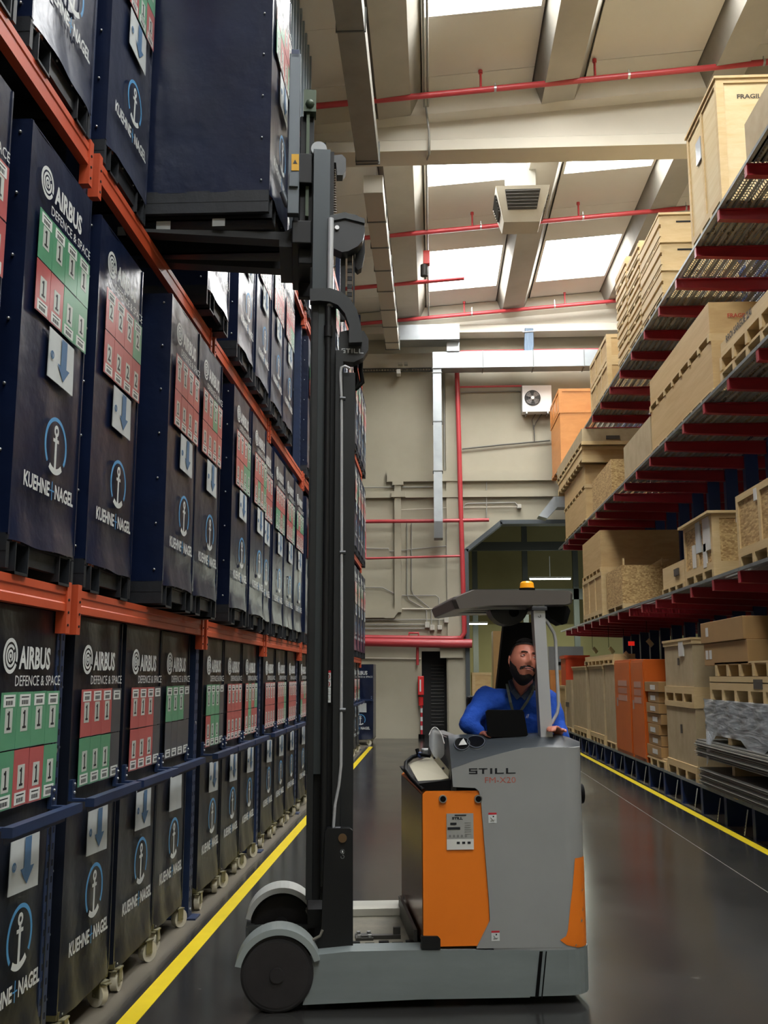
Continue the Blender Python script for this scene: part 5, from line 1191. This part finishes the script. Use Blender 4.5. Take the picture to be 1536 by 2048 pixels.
u0c, zc0 = T(700, 640, .3); zc1 = T(700, 492, .3)[1]; ch = MB(); z = zc0; i = 0
while z < zc1: ch.box(u0c-.018, u0c+.012, .3, .315, z, z+.022, i % 2); z += .026; i += 1
ch.box(u0c+.018, u0c+.028, .3, .32, zc0, zc1, 0); ch.box(u0c-.06, u0c-.03, .3, .34, zc0, zc1-.05, 0); ch.build('lift_chain', [MASTB, M('chain_grey', '#4b4640', .45, .5)], tk)
# curved bracket
out = [(620, 577), (660, 576), (682, 583), (700, 597), (714, 620), (722, 650), (725, 684), (698, 685), (698, 650), (690, 627), (676, 610), (660, 603), (640, 601), (620, 602)]
tp('curved_bracket', out, .13, .2, M('bracket_black', '#24282a', .45), bevel=.006)
tp('pulley_housing', [(679, 664), (697, 660), (728, 662), (737, 678), (737, 700), (727, 715), (708, 724), (679, 722)], .2, .30, M('housing_black', '#1f2123', .45), bevel=.006)
b = MB(); a = T(683, 706, .2); c_ = T(727, 698, .2); letter_still(b, a[0], a[1], c_[0]-a[0], c_[1]-a[1], .199); b.build('mast_lettering', M('mast_print', '#b9bcbd', .5), tk)
for off in (0, 10): MB().tube([(u, .32, z) for u, z in TL([(712+off, 722), (711+off, 740), (716+off*.9, 765), (712, 778), (702, 776)], .32)], .014, 8).build('mast_hose', BLK, tk)
MB().tube([(u, .162, z) for u, z in TL([(700, 737), (690, 732), (683, 735), (681, 745), (681, 760), (683, 800), (683, 1300), (682, 1530), (678, 1570), (670, 1610), (667, 1650), (667, 1662)], .162)], .009, 8).build('silver_pipe', M('pipe_silver', '#b2b4b6', .35, .2), tk)
for y in (797, 1105, 1420):
    u, z = T(685, y, .162); MB().cyl((u-.016, .162, z), (u+.018, .162, z), .013, 10).build('pipe_clamp', M('clamp_dark', '#515355', .4, .6), tk)
MB().cyl((T(670, 1657, .16)[0], .16, T(670, 1657, .16)[1]-.01), (T(670, 1657, .16)[0]+.03, .16, T(670, 1657, .16)[1]-.01), .022, 12).build('pipe_elbow', M('clamp_dark', ''), tk)
a = T(648, 1405, .185); c_ = T(662, 1341, .185); q = MB(); q.box(a[0], c_[0], .183, .199, a[1], c_[1], 0); hh_ = c_[1]-a[1]; w_ = c_[0]-a[0]; q.box(a[0], c_[0], .182, .183, c_[1]-hh_*.07, c_[1], 1)
for k in range(4):
    zc = a[1]+hh_*(.11+.235*k); q.bar((a[0]+w_*.25, .182, zc-.008), (a[0]+w_*.7, .182, zc+.012), .001, .004, 2, (0, -1, 0)); q.bar((a[0]+w_*.2, .182, zc+.004), (a[0]+w_*.8, .182, zc-.002), .001, .004, 2, (0, -1, 0)); q.box(a[0], c_[0], .182, .183, zc+.024, zc+.0255, 2)
    if k > 1: q.arc((a[0]+w_*.5, zc), w_*.3, w_*.38, 0, 360, .1815, .1825, 14, 1, 'y')
q.build('mast_warning_strip', [WHT, M('sticker_red', ''), DKB], tk)
q = MB(); u, z = T(685, 1703, .12); q.arc((u, z), .010, .013, 0, 360, .1175, .12, 14, 0, 'y'); q.box(u-.004, u+.004, .1175, .12, z-.006, z+.006); q.arc((u, z-.028), .007, .011, -200, 90, .1175, .12, 12, 0, 'y'); q.build('hook_sign', WHT, tk)
u, z = T(685, 1676, .12); MB().cyl((u, .112, z), (u, .13, z), .024, 20).build('brass_plug', M('brass_dull', '#7a6248', .35, .7), tk)
MB().tube([(u, .1, z) for u, z in TL([(645, 1860), (640, 1872), (625, 1880), (612, 1885)], .1)], .008, 6).build('foot_hose', M('hose_grey', '#6f6b62', .5), tk)
# lift carriage and forks
uc0 = T(575, 400, .2)[0]; uc1 = T(598, 400, .2)[0]; zl = 4.47
zc_top = T(580, 112, .2)[1]
LG = M('carriage_grey', '#565d62', .4, .3)
for v0 in (.17, .99): MB().box(uc0, uc1, v0, v0+.06, zl+.1, zc_top if v0 < .5 else zc_top-.1).build('carriage_post', LG, tk, bevel=.004)
MB().box(uc0+.01, uc1-.01, .17, 1.05, zc_top-.03, zc_top+.03).build('carriage_top_bar', NAVS, tk, bevel=.004)
MB().box(uc0+.03, uc1+.08, .22, 1.0, 4.8, 5.0).box(uc0+.03, uc1+.08, .22, 1.0, 4.4, 4.55).box(uc1, uc1+.09, .3, .36, 4.3, 5.3).box(uc1, uc1+.09, .86, .92, 4.3, 5.3).build('fork_carriage', MASTB, tk, bevel=.006)
ft = Matrix.Rotation(-TY, 3, 'Z')
for v0 in (.33, .79):                         # forks: shank, curved heel, blade
    prof = [(uc0+.04, 5.05), (uc0+.09, 5.05), (uc0+.09, 4.56), (uc0+.07, 4.50), (uc0+.02, 4.465), (uc0-1.0, 4.49), (uc0-1.02, 4.505), (uc0-.02, 4.52), (uc0+.03, 4.55), (uc0+.04, 4.60)]
    MB().prism(prof, v0, v0+.11, 'y').build('fork', M('fork_steel', '#1d1e1f', .5, .3), tk, bevel=.004)
MB().tube([(uc0-.03, .2, 4.72), (uc0+.0, .2, 4.64), (uc0+.05, .2, 4.62)], .022, 10).build('load_guard_hook', LG, tk)
tp('caution_sticker', [(583, 308), (598, 308), (598, 341), (583, 341)], .165, .17, M('caution_yellow', '#d8a312', .5), bevel=0)
q = MB(); a = T(590, 324, .165); q.prism([(a[0]-.012, a[1]-.012), (a[0]+.014, a[1]-.012), (a[0], a[1]+.016)], .163, .165, 'y'); q.build('caution_symbol', DKB, tk)
mp('carriage_side_plate', 578, 596, 345, 372, .15, .17, LG)
MB().box(uc1+.02, uc1+.10, .24, .34, 5.3, 5.45).sphere((uc1+.06, .24, 5.35), .03, 0, 8).box(uc1+.04, uc1+.06, .26, .30, 4.6, 5.3).build('hose_manifold', M('manifold_green', '#44503f', .5, .3), tk)
# the container being placed
ct_ = container(3, 5.78, -1.0, '1rgrrgrrg', 'navy container held up on the forks of the reach truck', zbot=4.575)

for (x_, y_, w_, h_) in ((-.98, .1, .07, .05), (-.72, .06, .09, .06), (-.36, .04, .08, .03)):
    MB().box(x_, x_+w_, y_, y_+.003, -.02-h_, .0).build('hanging_label', PAPER, ct_)
MB().box(uc0-.05, uc0+.04, .33, .92, 4.42, 4.47).build('fork_tie_plate', M('fork_steel', ''), tk)
MB().cyl((T(1112, 1470, .3)[0]-.06, .36, 1.36), (T(1112, 1470, .3)[0]+.05, .36, 1.375), .04, 16).build('arm_rest', BLK, tk)
# ================================================================ DRIVER
YD = 6.12
P3 = lambda x, y, Y=YD: atY(x, y, Y)
def capsule(mb, p, q, r0, r1, n=16):
    p = Vector(p); q = Vector(q); d = q-p; L = max(d.length, 1e-4); K = 6
    mb.tube([p+d*i/K for i in range(K+1)], r0, n, 0, [r0+(r1-r0)*i/K for i in range(K+1)]); mb.sphere(p, r0, 0, n); mb.sphere(q, r1, 0, n)
def fused(name, caps, mat, parent, vox=.010, smooth=6, extra=None, tex=None):
    mb = MB()
    for c in caps: capsule(mb, *c)
    me = mb.mesh(name+'_raw', [mat]); o = bpy.data.objects.new(name+'_raw', me); COL.objects.link(o)
    r = o.modifiers.new('r', 'REMESH'); r.mode = 'VOXEL'; r.voxel_size = vox; r.use_smooth_shade = True
    s = o.modifiers.new('s', 'SMOOTH'); s.factor = .5; s.iterations = smooth
    if tex:
        t = bpy.data.textures.new('fold', 'CLOUDS'); t.noise_scale = tex[0]; dm = o.modifiers.new('d', 'DISPLACE'); dm.texture = t; dm.strength = tex[1]; dm.texture_coords = 'GLOBAL'; s2 = o.modifiers.new('s2', 'SMOOTH'); s2.iterations = 1
    dg = bpy.context.evaluated_depsgraph_get(); m2 = bpy.data.meshes.new_from_object(o.evaluated_get(dg)); bpy.data.objects.remove(o)
    m2.name = name; 
    for p in m2.polygons: p.use_smooth = True
    if extra:
        import bmesh
        bm = bmesh.new(); bm.from_mesh(m2)
        em = extra.mesh('e', [mat]); bm.from_mesh(em); bm.to_mesh(m2); bm.free()
    m2.materials.clear(); m2.materials.append(mat)
    return put(name, m2, parent)
hc = P3(1048, 1325, 6.03); sL = P3(972, 1396, 6.18); sR = P3(1096, 1402, 6.2); nk = P3(1043, 1378, 6.17)
eL = P3(936, 1448, 6.04); hL = P3(962, 1467, 6.02); eR = P3(1122, 1478, 6.1); hR = P3(1118, 1464, 6.02)
cxm = (sL+sR)/2
pel = Vector((cxm.x+.0, 6.42, 1.12)); che = Vector((cxm.x, 6.27, 1.45))
dr = thing('person', 'bearded man in blue sweater and lanyard seated in the truck looking up', 'person', (pel.x, pel.y, 0))
def loc(p): return Vector(p)-Vector((pel.x, pel.y, 0))
def C(*a): return (loc(a[0]), loc(a[1]), a[2], a[3])
ox = Vector((.07, 0, 0))
# --- head: shaped grid
def headpt(th, ph, off=0.):
    # th 0 top .. pi bottom, ph 0 = face forward (-y)
    x = math.sin(th)*math.sin(ph); y = -math.sin(th)*math.cos(ph); z = math.cos(th)
    rx, ry, rz_ = .078+off, .098+off, .124+off
    X_, Y_, Z_ = x*rx, y*ry, z*rz_
    if y > 0: Y_ *= 1.03
    low = max(0, min(1, (-Z_-.01)/.11)); X_ *= 1-.22*low**1.5
    if y > 0: Y_ *= 1-.45*low
    front = max(0, -y)
    if Z_ > .05 and y < 0: Y_ *= 1-.06*(Z_-.05)/.07
    g = lambda a, s: math.exp(-(a/s)**2)
    f = 0
    f += .024*g(X_, .011)*g(Z_+.018, .016)+.014*g(X_, .009)*g(Z_-.008, .020)           # nose tip and bridge
    f += .006*g(X_-.014, .008)*g(Z_+.026, .009)+.006*g(X_+.014, .008)*g(Z_+.026, .009)  # nostrils
    f -= .013*(g(X_-.031, .015)+g(X_+.031, .015))*g(Z_-.014, .012)                      # sockets
    f += .007*(g(X_-.03, .022)+g(X_+.03, .022))*g(Z_-.034, .008)                        # brow
    f += .005*(g(X_-.046, .018)+g(X_+.046, .018))*g(Z_+.018, .02)                       # cheeks
    f += .006*g(X_, .022)*g(Z_+.054, .006)+.006*g(X_, .018)*g(Z_+.066, .006)-.005*g(X_, .024)*g(Z_+.060, .003)
    f += .012*g(X_, .022)*g(Z_+.100, .018)                                              # chin
    Y_ -= f*front
    return Vector((X_, Y_, Z_))
RH = 1.1*Matrix.Rotation(math.radians(11), 3, 'Z') @ Matrix.Rotation(math.radians(10), 3, 'Y') @ Matrix.Rotation(math.radians(-13), 3, 'X')
NT, NP = 110, 130
def headgrid(off, sel=None, mi=0):
    mb = MB(); idx = {}; vs = []; fs = []
    for i in range(NT+1):
        for j in range(NP): vs.append(loc(hc)+RH@headpt(math.pi*(i+.0001)/NT*.9999, 2*math.pi*j/NP, off))
    for i in range(NT):
        for j in range(NP):
            c = headpt(math.pi*(i+.5)/NT, 2*math.pi*(j+.5)/NP)
            if sel is None or sel(c): fs.append((i*NP+j, i*NP+(j+1) % NP, (i+1)*NP+(j+1) % NP, (i+1)*NP+j))
    used = sorted({k for f in fs for k in f}); mp_ = {k: n for n, k in enumerate(used)}
    mb.add([vs[k] for k in used], [tuple(mp_[k] for k in f) for f in fs], mi, True); return mb
hm = headgrid(0)
for s in (-1, 1):                             # ears
    for (dy, dz, r) in ((.0, .012, .016), (.004, .0, .015), (.0, -.014, .011)):
        hm.sphere(loc(hc)+RH@Vector((s*.079, .012+dy, dz+.0)), r, 0, 10, (.45, .8, 1.1))
# --- hands: palm and five fingers as tapered chains fused with the arm
def hand(w, d, side, n, curl=.5):
    w = Vector(w); d = Vector(d).normalized(); n = Vector(n).normalized(); s = d.cross(n).normalized()*side; out = []
    pc = w+d*.05
    for k in (-1.1, -.35, .4, 1.1): out.append((w+s*k*.014, w+d*.085+s*k*.021, .014, .0115))
    for k, L in ((-1.15, .062), (-.38, .075), (.38, .079), (1.15, .070)):
        a = w+d*.088+s*k*.021; dirv = (d+n*.15).normalized(); b = a+dirv*L*.45; d2 = (d+n*curl*1.3).normalized(); c = b+d2*L*.32; d3 = (d*.6+n*curl*2).normalized(); e = c+d3*L*.26
        out += [(a, b, .0092, .0085), (b, c, .0085, .0078), (c, e, .0078, .0066)]
    a = w+d*.03+s*.024; b = a+(d*.6+s*.8+n*.3).normalized()*.042; c = b+(d*.9+s*.3+n*.4).normalized()*.032; out += [(w+d*.015, a, .017, .0135), (a, b, .0125, .0105), (b, c, .0105, .0085)]
    return out
dL = (hL-eL).normalized(); dR = (hR-eR).normalized()
caps = [C(pel-ox, che-ox*1.2, .11, .11), C(pel+ox, che+ox*1.2, .11, .11), C(sL+Vector((.05, 0, -.02)), sR-Vector((.05, 0, .02)), .06, .06), C(nk+Vector((0, .03, -.04)), hc+Vector((0, .04, -.05)), .064, .060), C(P3(1043, 1366, 6.06), P3(1041, 1386, 6.075), .045, .022),
        C(sL, eL, .045, .038), C(eL, hL, .036, .024), C(sR, eR, .045, .038), C(eR, hR, .036, .024),
        C(pel-ox*1.4, pel+Vector((-.12, -.40, .02)), .08, .055), C(pel+ox*1.4, pel+Vector((.12, -.40, .02)), .08, .055),
        C(pel+Vector((-.12, -.40, .02)), pel+Vector((-.13, -.36, -.42)), .05, .035), C(pel+Vector((.12, -.40, .02)), pel+Vector((.13, -.36, -.42)), .05, .035)]
for (w, d, sd, nn_) in ((hL, Vector((.9, -.42, .05)), -1, (0, -.1, -1)), (hR, Vector((-.35, -.7, .25)), 1, (0, -.3, -1))):
    for (p, q, r0, r1) in hand(w, d, sd, nn_, .55): caps.append(C(p, q, r0, r1))
body = fused('body', caps, SKIN, dr, .0065, 3, hm)
# hair, beard, brows as thin shells following the head
def hairsel(c):
    if c.y < -.02: return c.z > .078-.25*max(0, abs(c.x)-.045)
    if c.y < .03: return c.z > .025 and not (abs(c.x) > .06 and c.z < .01)
    return c.z > -.045
headgrid(.0055, hairsel).build('hair', HAIR, dr, fix=False)
hq = headgrid(.011, lambda c: c.z > .088 and c.y < .05); hq.build('hair_top', HAIR, dr, fix=False)
def beardsel(c):
    if c.y > .03: return False
    jaw = c.z < -.082+.004*math.sin(c.x*90) or (c.y > -.055 and c.z < -.012+.05*(c.y+.02)/.05 and c.y < .0) or (abs(c.x) > .03 and c.z < -.048-1.2*(.062-abs(c.x)))
    must = -.050-abs(c.x)*.3 < c.z < -.037-abs(c.x)*.25 and abs(c.x) < .040
    gap = abs(c.x) < .024 and -.074 < c.z < -.05
    return (jaw or must) and not gap
headgrid(.003, beardsel).build('beard', HAIR, dr, fix=False)
fc = MB()
for s in (-1, 1):
    e = Vector((s*.031, -.0775, .013)); fc.sphere(loc(hc)+RH@e, .0115, 0, 12); fc.sphere(loc(hc)+RH@(e+Vector((.002, -.0082, .002))), .0056, 1, 8)
    # lids and eyebrow
    for dz, r in ((.0068, .0042), (-.0075, .003)): fc.tube([loc(hc)+RH@(e+Vector((s_*.0135, -.0105+.5*abs(s_)*.012, dz-.005*s_*s_*(1 if dz > 0 else -1)))) for s_ in (-1, -.5, 0, .5, 1)], r, 6, 2)
    fc.tube([loc(hc)+RH@Vector((s*(.012+.011*k), -.0965+.0035*k, .031+.0035*math.sin(k))) for k in range(4)], .0038, 6, 3)
fc.build('eyes', [M('eye_white', '#c9c2ba', .3), M('iris_dark', '#241a14', .2), SKIN, HAIR], dr)
lp_ = MB(); lp_.tube([loc(hc)+RH@Vector((x, -.1035+abs(x)*.28, -.0545)) for x in (-.022, -.011, 0, .011, .022)], .0045, 6, 0, [.002, .004, .0042, .004, .002]); lp_.tube([loc(hc)+RH@Vector((x, -.1045+abs(x)*.28, -.0655)) for x in (-.019, -.01, 0, .01, .019)], .0055, 6, 0, [.002, .005, .0055, .005, .002])
lp_.tube([loc(hc)+RH@Vector((x, -.1035+abs(x)*.28, -.060)) for x in (-.018, -.01, 0, .01, .018)], .0025, 6, 1); lp_.build('lips', [M('lip', '#9a5a50', .45), M('mouth_dark', '#2a1512', .6)], dr)
# clothes
sw = [C(pel-ox, che-ox*1.3, .145, .135), C(pel+ox, che+ox*1.3, .145, .135), C(che-ox*1.2+Vector((0, -.02, .05)), che+ox*1.2+Vector((0, -.02, .05)), .12, .12), C(sL+Vector((.035, .0, -.025)), sR-Vector((.035, .0, .025)), .078, .078), C(sL+Vector((.03, 0, 0)), nk+Vector((-.03, .03, -.06)), .062, .055), C(sR-Vector((.03, 0, 0)), nk+Vector((.03, .03, -.06)), .062, .055),
      C(sL, sL.lerp(eL, .55), .072, .062), C(sL.lerp(eL, .5), eL, .064, .058), C(eL, eL.lerp(hL, .55), .056, .045), C(eL.lerp(hL, .5), hL-dL*.02, .045, .037), C(sR, eR, .072, .058), C(eR, hR-dR*.02, .055, .037)]
fused('sweater', sw, SWEAT, dr, .010, 8, None, (.07, .022))
tr_ = [C(pel-ox*1.3, pel+Vector((-.12, -.40, .02)), .10, .07), C(pel+ox*1.3, pel+Vector((.12, -.40, .02)), .10, .07), C(pel+Vector((-.12, -.40, .02)), pel+Vector((-.13, -.36, -.40)), .066, .05), C(pel+Vector((.12, -.40, .02)), pel+Vector((.13, -.36, -.40)), .066, .05), C(pel-ox, pel+ox, .13, .13)]
fused('trousers', tr_, M('trouser_dark', '#20242c', .8), dr, .014, 6)
fe = [C(pel+Vector((s*.13, -.35, -.46)), pel+Vector((s*.14, -.52, -.5)), .05, .042) for s in (-1, 1)]; fused('shoes', fe, BLK, dr, .012, 4)
# collar, placket, lanyard, print
co = MB()
def flap(pts, Ys):
    A = [loc(P3(x, y, Y_)) for (x, y), Y_ in zip(pts, Ys)]; B = [a+Vector((0, .012, 0)) for a in A]; n = len(A)
    co.add(A+B, [tuple(range(n)), tuple(range(n, 2*n))[::-1]]+[(i, n+i, n+(i+1) % n, (i+1) % n) for i in range(n)])
flap([(1016, 1362), (1024, 1358), (1030, 1376), (1042, 1393), (1034, 1400), (1021, 1383)], [6.10, 6.10, 6.05, 6.03, 6.03, 6.05])
flap([(1072, 1364), (1066, 1361), (1057, 1378), (1042, 1393), (1049, 1401), (1064, 1384)], [6.12, 6.12, 6.05, 6.03, 6.03, 6.05])
co.build('collar', M('collar_navy', '#1a2438', .8), dr, bevel=.002)
la = MB(); Yl = che.y-.172
pL = [P3(1014, 1368, 6.09), P3(1017, 1385, 6.03), P3(1021, 1405, 6.02), P3(1030, 1440, 6.02)]; pR = [P3(1068, 1372, 6.09), P3(1064, 1386, 6.03), P3(1053, 1405, 6.02), P3(1040, 1424, 6.02), P3(1034, 1442, 6.02)]
for P_ in (pL, pR):
    for i in range(len(P_)-1): la.bar(loc(P_[i]), loc(P_[i+1]), .016, .004, 0, (0, -1, 0.2))
la.build('lanyard', M('lanyard_dark', '#22281f', .6), dr)
pr = MB(); a = P3(1052, 1436, 6.02); text_mb(pr, 'il', FR_Y, loc(a), .018, .022, 0, .0, .001, 1, .3); pr.build('shirt_print', WHT, dr, fix=False)
